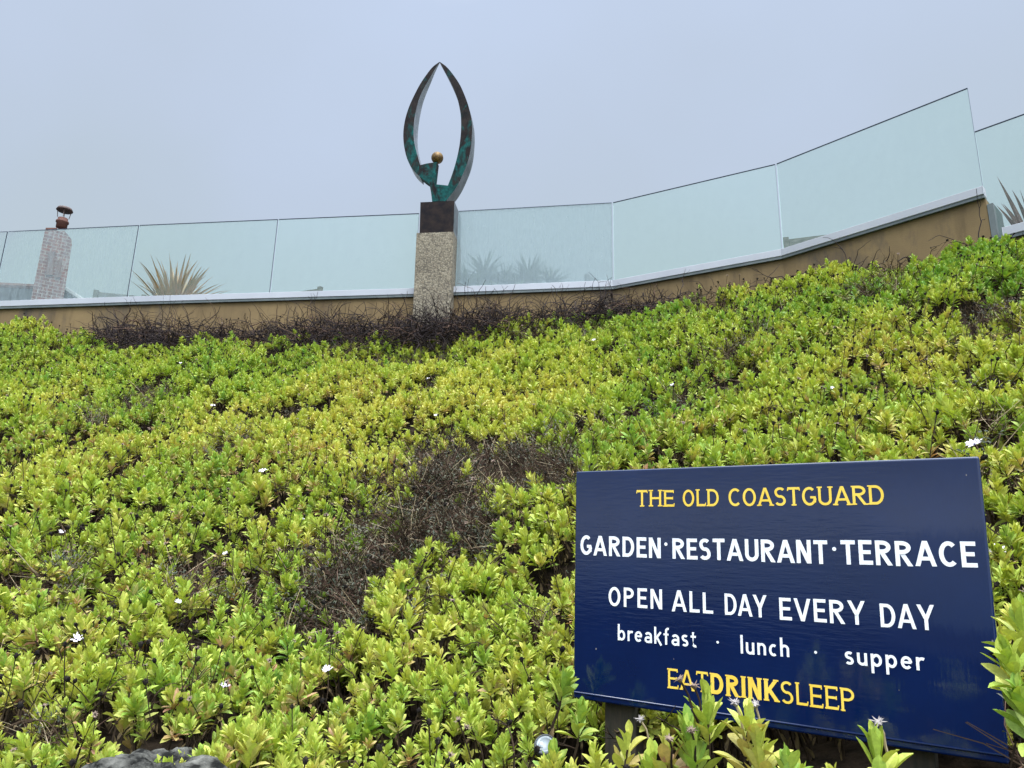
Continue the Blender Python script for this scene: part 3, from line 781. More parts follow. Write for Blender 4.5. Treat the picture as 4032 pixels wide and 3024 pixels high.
# ------------------------------------------------------------------ benches on the terrace (only their backs show above the rail)
def bench(p, q, label, top):
    """p, q: plan ends of the back's top rail; top: height of the back"""
    p = np.array(p[:2]); q = np.array(q[:2]); d = (q-p)/np.linalg.norm(q-p); L = np.linalg.norm(q-p); n = np.array([-d[1], d[0]])
    if n[1] < 0: n = -n
    root = tag(empty('garden_bench', (*p, TZ)), label, 'bench', 'wooden benches on the terrace')
    A = lambda s_, o, z: np.array([*(p+d*s_+n*o), z])
    def bx(b, s0, s1, o0, o1, z0, z1): b.box(A(s0, o0, z0), np.array([*(d*(s1-s0)), 0]), np.array([*(n*(o1-o0)), 0]), (0, 0, z1-z0))
    b = MB(); bx(b, .07, L-.07, .010, .045, top-.17, top-.03)
    bx(b, .07, L-.07, .010, .045, TZ+.5, TZ+.57)
    k = int(L/.09)
    for i in range(k):
        s_ = .09+i*(L-.2)/max(1, k-1); bx(b, s_, s_+.045, .018, .038, TZ+.571, top-.171)
    b.build('backrest', M_['bench'], root, bevel=.004)
    for s_ in (0, L-.069):
        b = MB(); bx(b, s_, s_+.069, 0, .06, TZ, top); b.build('leg', M_['bench'], root, bevel=.005)
        b = MB(); bx(b, s_, s_+.069, .50, .56, TZ, TZ+.62); b.build('leg', M_['bench'], root, bevel=.005)
        b = MB(); bx(b, s_+.004, s_+.065, .062, .60, TZ+.621, TZ+.66); b.build('armrest', M_['bench'], root, bevel=.005)
    b = MB()
    for i in range(5): bx(b, .071, L-.071, .07+i*.1, .155+i*.1, TZ+.42, TZ+.45)
    b.build('seat', M_['bench'], root, bevel=.003)
btop = 4.46+EYE
c1 = lambda x, y: (x*.5425, y*.5425+800)
c4 = lambda x, y: (2400+x*.4219, 600+y*.4219)
c5 = lambda x, y: (3200+x*.4219, 300+y*.4219)
bench(at_z(ray(*c1(680, 625)), 4.46), at_z(ray(*c1(1062, 664)), 4.46), 'dark weathered bench back above the rail, right of the chimney', btop)
bench(at_z(ray(*c4(1618, 792)), 4.46), at_z(ray(*c5(308, 1430)), 4.46), 'weathered bench back behind the steepest glass panel', btop)
bench(at_z(ray(*c8(1832, 655)), 4.46), at_z(ray(*c8(1832, 655)), 4.46)+np.array([1.3, 0.9, 0]), 'wooden bench end showing above the rail right of the palms', btop)
bench(at_z(ray(1232, 1146), 4.46)+np.array([-1.2, .35, 0]), at_z(ray(1264, 1126), 4.46), 'small bench corner above the rail left of the plinth', btop)

# ------------------------------------------------------------------ spiky plants on the terrace
def blade_leaf(b, o, az, el, L, w_, droop, n=7, fold=0.3, twist=0):
    o = np.array(o, float); hd = np.array([math.cos(az), math.sin(az), 0]); p = o.copy(); e_ = el
    sd_ = np.array([-math.sin(az+twist), math.cos(az+twist), 0]); vs = []
    for i in range(n+1):
        t = i/n
        wd_ = w_*(0.55+0.45*min(1, t*4))*(1-t**2.2)+.0008
        up = np.array([0, 0, 1.0])*math.cos(e_)-hd*math.sin(e_)
        vs += [p-sd_*wd_/2+up*wd_*fold, p, p+sd_*wd_/2+up*wd_*fold]
        e_ -= droop/n*(0.3+1.4*t)
        p = p+(hd*math.cos(e_)+np.array([0, 0, 1.0])*math.sin(e_))*L/n
    fs = []
    for i in range(n): k = 3*i; fs += [(k, k+1, k+4, k+3), (k+1, k+2, k+5, k+4)]
    b.add(vs, fs)
def flax(loc, n, Lm, mat, label, seed, spread=1.0):
    rnd = random.Random(seed)
    root = tag(empty('flax_plant', tuple(loc)), label, 'plant')
    b = MB()
    for i in range(n):
        a = rnd.uniform(0, 6.283); el = R(90-rnd.uniform(0, 1)*58*spread)
        blade_leaf(b, np.array(loc)+np.array([math.cos(a), math.sin(a), 0])*rnd.uniform(0, .12), a, el, Lm*rnd.uniform(.55, 1.05), rnd.uniform(.035, .08), R(rnd.uniform(5, 40)), twist=rnd.uniform(-.6, .6))
    o = b.build('leaves', mat, root)
    return root
pf = at_dist(ray2(380, 640), 11.3)
flax((pf[0], pf[1], TZ), 105, .90, M_['flax'], 'orange and olive spiky flax plant standing behind the glass', 3, .84)
pf2 = at_dist(ray2(2203, 480), 8.6)
flax((pf2[0]+.30, pf2[1]+.15, ZH+EYE-.16), 70, 1.08, M_['flax_purple'], 'purple brown spiky flax plant behind the lower glass at right edge', 5, 1.0)
def palm(px, py, dist, rad, label, seed, n=130):
    rnd = random.Random(seed)
    c = at_dist(ray2(px, py), dist)
    root = tag(empty('cabbage_palm', (c[0], c[1], TZ)), label, 'palm', 'palms behind the smeared glass')
    b = MB(); pts = [(c[0]+rnd.uniform(-.05, .05)*i, c[1], TZ+(c[2]-TZ)*i/4) for i in range(4)]+[tuple(c)]
    b.tube(pts, [.13, .11, .10, .09, .07], 8); b.build('trunk', M_['bark'], root, smooth=True)
    b = MB()
    for i in range(n):
        a = rnd.uniform(0, 6.283); el = math.asin(rnd.uniform(-.45, 1))
        blade_leaf(b, c, a, el, rad*rnd.uniform(.75, 1.1), .06, R(rnd.uniform(10, 50)), 6)
    b.build('crown', M_['palm'], root)
palm(1046, 603, 17.0, .80, 'tallest grey-green palm head behind the smeared glass right of the plinth', 1)
palm(1008, 617, 15.5, .52, 'small palm head close against the right side of the plinth', 2, 90)
palm(1090, 617, 17.5, .62, 'low palm head second to the right of the tallest one', 3, 110)
palm(1142, 606, 17.0, .72, 'broad palm head in the middle of the smeared glass', 4, 150)
palm(1190, 615, 17.5, .60, 'fading palm head at the right end of the palm row', 5, 90)

# ------------------------------------------------------------------ leafy shoots: source meshes
def leaf_into(b, lr_l, age_l, o, az, el, L, w_, curl, age, rnd, nseg=4, toothed=False):
    o = np.array(o, float); hd = np.array([math.cos(az), math.sin(az), 0.0]); up0_ = np.array([0, 0, 1.0])
    sd_ = np.array([-math.sin(az), math.cos(az), 0.0])
    roll = rnd.uniform(-.35, .35)
    p = o.copy(); e_ = el; vs = []
    prof = {4: [.26, .58, 1.0, .92, .14], 6: [.24, .40, .72, .98, 1.0, .74, .10]}[nseg]
    fold = rnd.uniform(.12, .34)
    for i in range(nseg+1):
        wd_ = w_*prof[i]
        up = up0_*math.cos(e_)-hd*math.sin(e_)
        s_ = sd_*math.cos(roll)+up*math.sin(roll)
        uu = up*math.cos(roll)-sd_*math.sin(roll)
        vs += [p-s_*wd_/2+uu*wd_*fold, p, p+s_*wd_/2+uu*wd_*fold]
        e_ -= curl/nseg
        p = p+(hd*math.cos(e_)+up0_*math.sin(e_))*L/nseg
    fs = []
    for i in range(nseg): k = 3*i; fs += [(k, k+1, k+4, k+3), (k+1, k+2, k+5, k+4)]
    b.add(vs, fs, 0)
    l = rnd.random()
    lr_l += [l]*len(vs); age_l += [age]*len(vs)
def shoot_mesh(name, seed, n=24, big=1.0, nseg=4, upright=0.0, stem=0.24):
    rnd = random.Random(seed); b = MB(); lr_l, age_l = [], []
    lean = np.array([rnd.uniform(-.15, .15), rnd.uniform(-.15, .15), 0])
    for i in range(n):
        t = i/(n-1)                     # 0 outer and low, 1 inner and high
        az = i*2.39996+rnd.uniform(-.35, .35)
        el = R(12+upright*26+t**0.8*(72-upright*22)+rnd.uniform(-12, 12))
        z = -0.075+0.075*t+rnd.uniform(-.008, .008)
        L = big*(0.056-0.022*t**2)*rnd.uniform(.8, 1.18); w_ = L*rnd.uniform(.31, .41)*(1.12 if nseg == 6 else 1)
        r_ = .004
        o = np.array([math.cos(az)*r_, math.sin(az)*r_, z])+lean*(z+.075)
        leaf_into(b, lr_l, age_l, o, az, el, L, w_, R(rnd.uniform(-24, 30)), max(0, 1-t*1.25), rnd, nseg)
    nv = len(b.v)
    b.tube([(0, 0, -stem), (lean[0]*.05, lean[1]*.05, -stem*.5), (0, 0, -.075), lean*.075], [.0045, .004, .0035, .002], 4, mi=1, cap=False)
    # a few withered leaves hanging on the stem
    for i in range(4):
        leaf_into(b, lr_l, age_l, (0, 0, -.12-.03*i), rnd.uniform(0, 6.28), R(rnd.uniform(-70, -25)), .045*big, .013, R(30), 1, rnd, nseg)
    # keep attribute order equal to vertex order
    lr = np.zeros(len(b.v)); ag = np.zeros(len(b.v))
    lr[:nv] = lr_l[:nv]; ag[:nv] = age_l[:nv]
    k = len(b.v)-(len(lr_l)-nv); lr[k:] = lr_l[nv:]; ag[k:] = age_l[nv:]
    b.at = {'lr': lr, 'age': ag}
    fi = len(b.f)-4*2*nseg
    b.m[fi:] = [2]*(len(b.f)-fi)
    return b
M_['withered'] = simple('withered_leaf', (0.07, 0.045, 0.02), (0.17, 0.12, 0.05), 30, 0.9, 0)
SRC = bpy.data.collections.new('shoot_sources')       # never linked to the scene: only read by the planting's node tree
def src(b, name, mats):
    o = bpy.data.objects.new(name, b.mesh(name, mats)); SRC.objects.link(o); return o
LM = [M_['leaf'], M_['stalk'], M_['withered']]
SH = [src(shoot_mesh('leafy_shoot_source', 100+i, n=(28, 32, 26, 34, 30, 24)[i % 6], upright=(0, .3, .6, .1, .45, .8)[i % 6]), 'leafy_shoot_source', LM) for i in range(10)]
def bud_stem(seed, kind):
    rnd = random.Random(seed); b = MB()
    H = rnd.uniform(.13, .24); bend = rnd.uniform(-.5, .5); a = rnd.uniform(0, 6.28)
    pts = [np.array([math.cos(a)*bend*H*.5*(t**2), math.sin(a)*bend*H*.5*(t**2), -.05+H*t]) for t in np.linspace(0, 1, 5)]
    b.tube(pts, [.0024, .0022, .0020, .0018, .0024], 4, 0, False)
    tip = pts[-1]
    if kind == 0:      # closed dark head
        rb_ = rnd.uniform(.0055, .010)
        b.lathe([(.002, -.004), (rb_*.8, 0), (rb_, rb_*.8), (rb_*.8, rb_*1.6), (rb_*.3, rb_*2.1)], tip, 6, 1)
        for i in range(9):
            aa = rnd.uniform(0, 6.28); zz = rnd.uniform(.2, 1.6); b.tube([tip+np.array([0, 0, rb_*zz]), tip+np.array([math.cos(aa)*rb_*1.8, math.sin(aa)*rb_*1.8, rb_*(zz+rnd.uniform(-.3, 1.0))])], [.0022, .0008], 3, 1, False)
    else:              # open star of dry bracts
        b.lathe([(.001, -.004), (.005, 0), (.006, .003), (.001, .005)], tip, 6, 1)
        for i in range(11):
            aa = i*.571+rnd.uniform(-.15, .15); l = rnd.uniform(.011, .017); e_ = rnd.uniform(-.1, .7)
            d = np.array([math.cos(aa)*math.cos(e_), math.sin(aa)*math.cos(e_), math.sin(e_)]); s_ = np.array([-math.sin(aa), math.cos(aa), 0])
            o = tip+np.array([0, 0, .002])
            b.add([o-s_*.0012, o+s_*.0012, o+d*l*.6+s_*.0024, o+d*l, o+d*l*.6-s_*.0024], [(0, 1, 2, 3, 4)], 2)
    return b
def bare_twig(seed):
    rnd = random.Random(seed); b = MB()
    d = np.array([rnd.uniform(-.6, .6), rnd.uniform(-.6, .6), 1.0]); p = np.array([0, 0, -.08]); pts = [p]
    for i in range(6):
        d = d+np.array([rnd.gauss(0, .3), rnd.gauss(0, .3), rnd.gauss(-.08, .2)]); d /= np.linalg.norm(d); p = p+d*.038; pts.append(p)
    b.tube(pts, [.0034-.0003*i for i in range(7)], 4, 0, False)
    for j in (2, 4, 5):
        e_ = d+np.array([rnd.gauss(0, .8), rnd.gauss(0, .8), rnd.gauss(0, .4)]); e_ /= np.linalg.norm(e_)
        b.tube([pts[j], pts[j]+e_*.03, pts[j]+e_*.055+np.array([0, 0, .008])], [.002, .0017, .001], 4, 0, False)
    return b
BUDM = [M_['stalk'], M_['seedhead'], M_['dryhead']]
BUDS = [src(bud_stem(300+i, 0 if i % 3 < 2 else 1), 'dead_flower_source', BUDM) for i in range(9)]+[src(bare_twig(400+i), 'bare_twig_source', BUDM) for i in range(4)]
def tuft_mesh(seed):
    rnd = random.Random(seed); b = MB(); lr, ag = [], []
    for i in range(44):
        a = rnd.uniform(0, 6.28); r_ = rnd.uniform(0, .07); o = np.array([math.cos(a)*r_, math.sin(a)*r_, -.05])
        d = np.array([rnd.uniform(-1, 1), rnd.uniform(-1, 1), rnd.uniform(.0, 1.1)]); d /= np.linalg.norm(d)
        L = rnd.uniform(.06, .19); k = np.array([rnd.uniform(-1, 1), rnd.uniform(-1, 1), rnd.uniform(-1, .3)])*L*.35
        b.tube([o, o+d*L*.5+k*.25, o+d*L+k], [.0014, .0012, .0007], 3, rnd.choice((1, 1, 1, 2, 2, 2, 1, 3)), False)
    nv = len(b.v); lr += [0]*nv; ag += [0]*nv
    for i in range(46):
        a = rnd.uniform(0, 6.28); r_ = rnd.uniform(0, .085)
        leaf_into(b, lr, ag, (math.cos(a)*r_, math.sin(a)*r_, rnd.uniform(-.02, .06)), rnd.uniform(0, 6.28), rnd.uniform(-.3, 1.2), rnd.uniform(.009, .018), rnd.uniform(.004, .008), R(20), rnd.random(), rnd, 4)
    b.at = {'lr': lr, 'age': ag}
    return b
M_['brownstem'] = simple('brown_dry_stem', (0.040, 0.024, 0.018), (0.135, 0.083, 0.058), 20, 0.95, 0, spec=0.1)
TUFTS = [src(tuft_mesh(500+i), 'dry_tuft_source', [M_['leaf_dull'], M_['brownstem'], M_['stalk'], M_['straw']]) for i in range(6)]

def scatter(name, P, rot, scl, idx, sources, label, cat, extra=None):
    """ONE stuff object: points whose node tree sets a source mesh on each"""
    me = bpy.data.meshes.new(name)
    me.vertices.add(len(P)); me.vertices.foreach_set('co', np.asarray(P, np.float32).ravel())
    def attr(nm, typ, data, fld='value'):
        a = me.attributes.new(nm, typ, 'POINT'); a.data.foreach_set(fld, np.ascontiguousarray(data).ravel())
    attr('rot', 'FLOAT_VECTOR', np.asarray(rot, np.float32), 'vector'); attr('scl', 'FLOAT', np.asarray(scl, np.float32)); attr('idx', 'INT', np.asarray(idx, np.int32))
    for k, v in (extra or {}).items(): attr(k, 'FLOAT', np.asarray(v, np.float32))
    me.update()
    o = bpy.data.objects.new(name, me); COL.objects.link(o)
    ng = bpy.data.node_groups.new(name+'_nodes', 'GeometryNodeTree')
    ng.interface.new_socket('Geometry', in_out='INPUT', socket_type='NodeSocketGeometry')
    ng.interface.new_socket('Geometry', in_out='OUTPUT', socket_type='NodeSocketGeometry')
    gi = ng.nodes.new('NodeGroupInput'); go = ng.nodes.new('NodeGroupOutput')
    ip = ng.nodes.new('GeometryNodeInstanceOnPoints'); ip.inputs['Pick Instance'].default_value = True
    jn = ng.nodes.new('GeometryNodeGeometryToInstance')
    for s_ in reversed(sources):
        oi = ng.nodes.new('GeometryNodeObjectInfo'); oi.inputs['Object'].default_value = s_; oi.inputs['As Instance'].default_value = False
        ng.links.new(oi.outputs['Geometry'], jn.inputs[0])
    def na(nm, typ):
        n_ = ng.nodes.new('GeometryNodeInputNamedAttribute'); n_.data_type = typ; n_.inputs[0].default_value = nm; return n_.outputs[0]
    ng.links.new(gi.outputs[0], ip.inputs['Points']); ng.links.new(jn.outputs[0], ip.inputs['Instance'])
    ng.links.new(na('idx', 'INT'), ip.inputs['Instance Index'])
    er_ = ng.nodes.new('FunctionNodeEulerToRotation'); ng.links.new(na('rot', 'FLOAT_VECTOR'), er_.inputs[0]); ng.links.new(er_.outputs[0], ip.inputs['Rotation'])
    ng.links.new(na('scl', 'FLOAT'), ip.inputs['Scale'])
    ng.links.new(ip.outputs[0], go.inputs[0])
    md = o.modifiers.new('planting', 'NODES'); md.node_group = ng
    return tag(o, label, cat, kind='stuff')
def eul(D, spin):
    """euler angles that turn +Z onto each direction of D after a spin about Z"""
    out = np.empty((len(D), 3), np.float32)
    for i, (d, s_) in enumerate(zip(D, spin)):
        q = Vector(d).to_track_quat('Z', 'Y').to_matrix()@Matrix.Rotation(s_, 3, 'Z')
        out[i] = q.to_euler()
    return out
def grid_pts(step, jit, x0=-13.4, x1=8.2, y0=-1.8, y1=11.2):
    xs = np.arange(x0, x1, step); ys = np.arange(y0, y1, step*.82)
    X, Y = np.meshgrid(xs, ys, indexing='ij')
    X = X+(np.arange(X.shape[1])[None, :] % 2)*step/2
    X = X+rng.uniform(-jit, jit, X.shape)*step; Y = Y+rng.uniform(-jit, jit, X.shape)*step
    return X.ravel(), Y.ravel()
SN = np.array([0.57453284, 0.8174644]); SP = 2.33*1.0     # sign plane in plan
ST = np.array([0.8190, -0.5738])
def keep_mask(X, Y, Z, wall_off, view=0.16, front=0.0):
    k = (Y > front_y(X)-0.45+front)
    # distance in front of the wall
    pts = np.array(GL+GH[1:]); dmin = np.full(X.shape, 9.0); inside = np.ones(X.shape, bool)
    for a, b_ in zip(pts[:-1], pts[1:]):
        if np.linalg.norm(b_-a) < 1e-6: continue
        d = b_-a; L2 = d@d; t = np.clip(((X-a[0])*d[0]+(Y-a[1])*d[1])/L2, 0, 1)
        dx = X-a[0]-t*d[0]; dy = Y-a[1]-t*d[1]; dmin = np.minimum(dmin, np.hypot(dx, dy))
    k &= (Y < wall_y(X)) & (dmin > wall_off)
    # clear of the sign board
    n_ = X*SN[0]+Y*SN[1]; s_ = X*ST[0]+Y*ST[1]
    k &= ~((n_ > 2.12) & (n_ < 2.42) & (s_ > -1.42) & (s_ < -.08))
    # what the photograph and a step to the side of it can see
    px, py, dd = project(np.stack([X, Y, Z], -1))
    k &= (dd > .3) & (px > -2212*view) & (px < 2212*(1+view)) & (py < 1659*1.25)
    k &= np.hypot(X, Y) > 1.0
    return k, dmin, px, py
def normals(X, Y, e_=0.12):
    gx = (veg_h(X+e_, Y)-veg_h(X-e_, Y))/(2*e_); gy = (veg_h(X, Y+e_)-veg_h(X, Y-e_))/(2*e_)
    n_ = np.stack([-gx, -gy, np.ones_like(gx)], -1); return n_/np.linalg.norm(n_, axis=1, keepdims=True)
def in_chunks(f, X, Y, c=6000): return np.concatenate([f(X[i:i+c], Y[i:i+c]) for i in range(0, len(X), c)])

X, Y = grid_pts(0.056, 0.48)
Z = in_chunks(veg_h, X, Y)
k, dm, px, py = keep_mask(X, Y, Z, 0.10)
X, Y, Z, dm, px, py = X[k], Y[k], Z[k], dm[k], px[k], py[k]
p1, p2 = patch(X, Y, Z)
tang = np.interp(px, [190, 240, 330, 800, 960, 1150, 1300, 1330, 1420, 1900], [.12, .36, .54, .48, .44, .36, .30, .12, .20, .12])   # the dead twigs keep the shoots off the wall
u = rng.random(len(X))
k = (p1 < rng.uniform(.15, .95, len(X))) & (p2 < .45) & (dm > tang*(0.85+.3*rng.random(len(X)))) & ((fbm(X, Y, .42, 41, 2) > -.14) | (rng.random(len(X)) < .66))
k &= (fbm(X, Y, .17, 43, 2) > -.19)                       # small dark openings between the rosettes
k |= (p1 > .5) & (p2 < .2) & (u < .045) & (dm > tang)
X, Y, Z, px, py = X[k], Y[k], Z[k], px[k], py[k]
nS = len(X)
Nn = np.concatenate([normals(X[i:i+4000], Y[i:i+4000]) for i in range(0, nS, 4000)])
D = Nn*.75+np.array([0, -.05, .6])+rng.normal(0, .26, (nS, 3)); D /= np.linalg.norm(D, axis=1, keepdims=True)
rot = eul(D, rng.uniform(0, 6.283, nS))
scl = np.clip(rng.normal(.86, .21, nS), .45, 1.45)*(1.0+.35*fbm(X, Y, 1.1, 51, 2))
gap = np.clip((-.11-fbm(X, Y, .42, 41, 2))/.05, 0, 1)            # hollows between the cushions
Zj = Z+rng.normal(0, .042, nS)-.11*gap
hgt = (Z-EYE)
hue = 0.60+.74*fbm(X, Y, 1.3, 61, 3)+.55*fbm(X, Y, .3, 62, 2)+rng.normal(0, .11, nS)-np.clip((hgt-1.2)/2.6, 0, 1)*.10
# greener swathes along the top of the bank
hue -= .14*np.exp(-((dm[k]-1.1)/.7)**2)
red = np.clip(1.6*fbm(X, Y, .8, 71, 3)+rng.normal(0, .45, nS)+.12, 0, 1)*np.clip(1.2-hgt/3.2, .25, 1)
scatter('daisy_ground_cover', np.stack([X, Y, Zj], -1), rot, scl, rng.integers(0, len(SH), nS), SH,
        'yellow-green leafy daisy ground cover spreading over the whole bank', 'ground cover', {'hue': np.clip(hue, 0, 1), 'red': red})
print('shoots', nS)

# dead flower stems standing out of the leaves
X2, Y2 = grid_pts(0.105, 0.5)
Z2 = in_chunks(veg_h, X2, Y2)
k, dm2, px2, py2 = keep_mask(X2, Y2, Z2, 0.18)
pp1, pp2 = patch(X2, Y2, Z2)
dens = np.clip(.58+1.6*fbm(X2, Y2, .8, 81, 3), .04, 1)
k &= (rng.random(len(X2)) < dens) & (pp2 < .4)
X2, Y2, Z2 = X2[k], Y2[k], Z2[k]; n2 = len(X2)
D = np.array([0.12, -.25, .9])+rng.normal(0, .30, (n2, 3)); D /= np.linalg.norm(D, axis=1, keepdims=True)
scatter('dead_flower_stems', np.stack([X2, Y2, Z2-.01], -1), eul(D, rng.uniform(0, 6.28, n2)), rng.uniform(.75, 1.2, n2), rng.integers(0, len(BUDS), n2), BUDS,
        'thin dark dead flower stems with withered heads all over the bank', 'dead flowers')
print('dead stems', n2)

# dry undergrowth in the bare patches
X3, Y3 = grid_pts(0.052, 0.5, -7, 5, 1.2, 9)
Z3 = in_chunks(veg_h, X3, Y3)
k, dm3, px3, py3 = keep_mask(X3, Y3, Z3, 0.3)
pp1, pp2 = patch(X3, Y3, Z3)
k &= ((pp1 > .0) | (fbm(X3, Y3, .42, 41, 2) < -.15)) & (rng.random(len(X3)) < np.where(pp1 > .1, 1, .06))
X3, Y3, Z3 = X3[k], Y3[k], Z3[k]; n3 = len(X3)
D = np.array([0, -.3, .9])+rng.normal(0, .25, (n3, 3)); D /= np.linalg.norm(D, axis=1, keepdims=True)
scatter('dry_undergrowth', np.stack([X3, Y3, Z3-.08+rng.normal(0, .03, n3)], -1), eul(D, rng.uniform(0, 6.28, n3)), rng.uniform(.9, 1.7, n3), rng.integers(0, len(TUFTS), n3), TUFTS,
        'brown dry stems and tiny dull leaves in the bare patches of the bank', 'undergrowth', {'hue': np.clip(.4+rng.normal(0, .3, n3), 0, 1), 'red': rng.random(n3)})
print('tufts', n3)

# ------------------------------------------------------------------ dead twigs tangled along the foot of the wall
def twig_tangle():
    b = MB(); rnd = random.Random(5)
    def pt_at(px, off):
        p = on_wall(px, 690, off); return p
    def twig(o, a, e_, L, r_, n=8, arch=0.0):
        d = np.array([math.cos(a)*math.cos(e_), math.sin(a)*math.cos(e_), math.sin(e_)]); p = np.array(o, float); pts = [p.copy()]
        for i in range(n):
            d = d+np.array([rnd.gauss(0, .30), rnd.gauss(0, .30), rnd.gauss(0, .26)-arch]); d /= np.linalg.norm(d)
            p = p+d*L/n; pts.append(p.copy())
        b.tube(pts, [r_*(1-.65*i/n) for i in range(n+1)], 4, 1 if rnd.random() < .16 else 0, False)
        return pts
    dens = [(210, .3), (260, .95), (330, 1.3), (420, .95), (500, .5), (560, .45), (620, .75), (690, 1.1), (760, .9), (860, 1.25), (950, 1.3), (1060, 1.15), (1150, .8), (1240, .8), (1310, .75), (1360, .35), (1400, .55), (1440, .25), (1560, .10), (1700, .12), (1860, .2), (2000, .05), (2120, .06)]
    dx = np.array(dens)
    for i in range(4600):
        px = rnd.uniform(205, 1480) if rnd.random() < .90 else rnd.uniform(1480, 2120)
        k_ = np.interp(px, dx[:, 0], dx[:, 1])
        if rnd.random() > k_/1.3: continue
        off = rnd.uniform(.10, .18+.48*min(1, k_))
        p = on_wall(px, 690, off)
        if p is None: continue
        z = float(veg_h(np.array([p[0]]), np.array([p[1]]), False)[0])
        rise = rnd.random()**1.7*.27*min(1, k_*.9+.1)
        o = np.array([p[0], p[1], z-.10+rise*rnd.uniform(.2, 1)])
        thin = rnd.random()
        twig(o, rnd.uniform(0, 6.28), rnd.uniform(-.25, .95), rnd.uniform(.22, .60)*(.6+.5*min(1, k_)), rnd.uniform(.003, .0078), 8, rnd.uniform(0, .16))
    # the long ones that stand up against the rail
    for px, off, L, a, e_ in ((975, .3, .42, 1.8, 1.3), (1035, .3, .5, 1.7, 1.35), (1068, .35, .52, 1.9, 1.35), (1262, .3, .5, .2, 1.2), (1288, .3, .55, .6, 1.1), (1230, .28, .4, 3.0, 1.2), (1330, .3, .55, 2.6, .9),
                              (1470, .3, .5, 1.9, 1.35), (1620, .3, .4, 2.2, 1.0), (1780, .3, .4, 1.0, 1.25), (1840, .3, .45, 2.8, .9), (1700, .3, .5, 2.8, .6), (2130, .35, .55, .1, .7), (2140, .35, .6, .2, .6), (1010, .3, .4, 2.2, 1.1), (900, .4, .45, 2.6, .9), (480, .5, .6, .3, .7), (560, .5, .7, 2.9, .6), (705, .5, .6, .6, .9), (740, .5, .7, 2.5, .8), (620, .5, .6, 1.0, .9)):
        p = on_wall(px, 650, off)
        if p is None: continue
        z = float(veg_h(np.array([p[0]]), np.array([p[1]]), False)[0])
        pts = twig((p[0], p[1], z), a, e_, L, .006, 9, .03)
        for j in (4, 6):
            twig(pts[j], a+rnd.uniform(-1, 1), e_+rnd.uniform(-.5, .3), L*.3, .003, 5)
    return tag(b.build('dead_twigs', [M_['twig'], M_['brownstem']], smooth=True), 'tangled dark dead twigs along the foot of the rendered wall', 'dead twigs', kind='stuff')
twig_tangle()

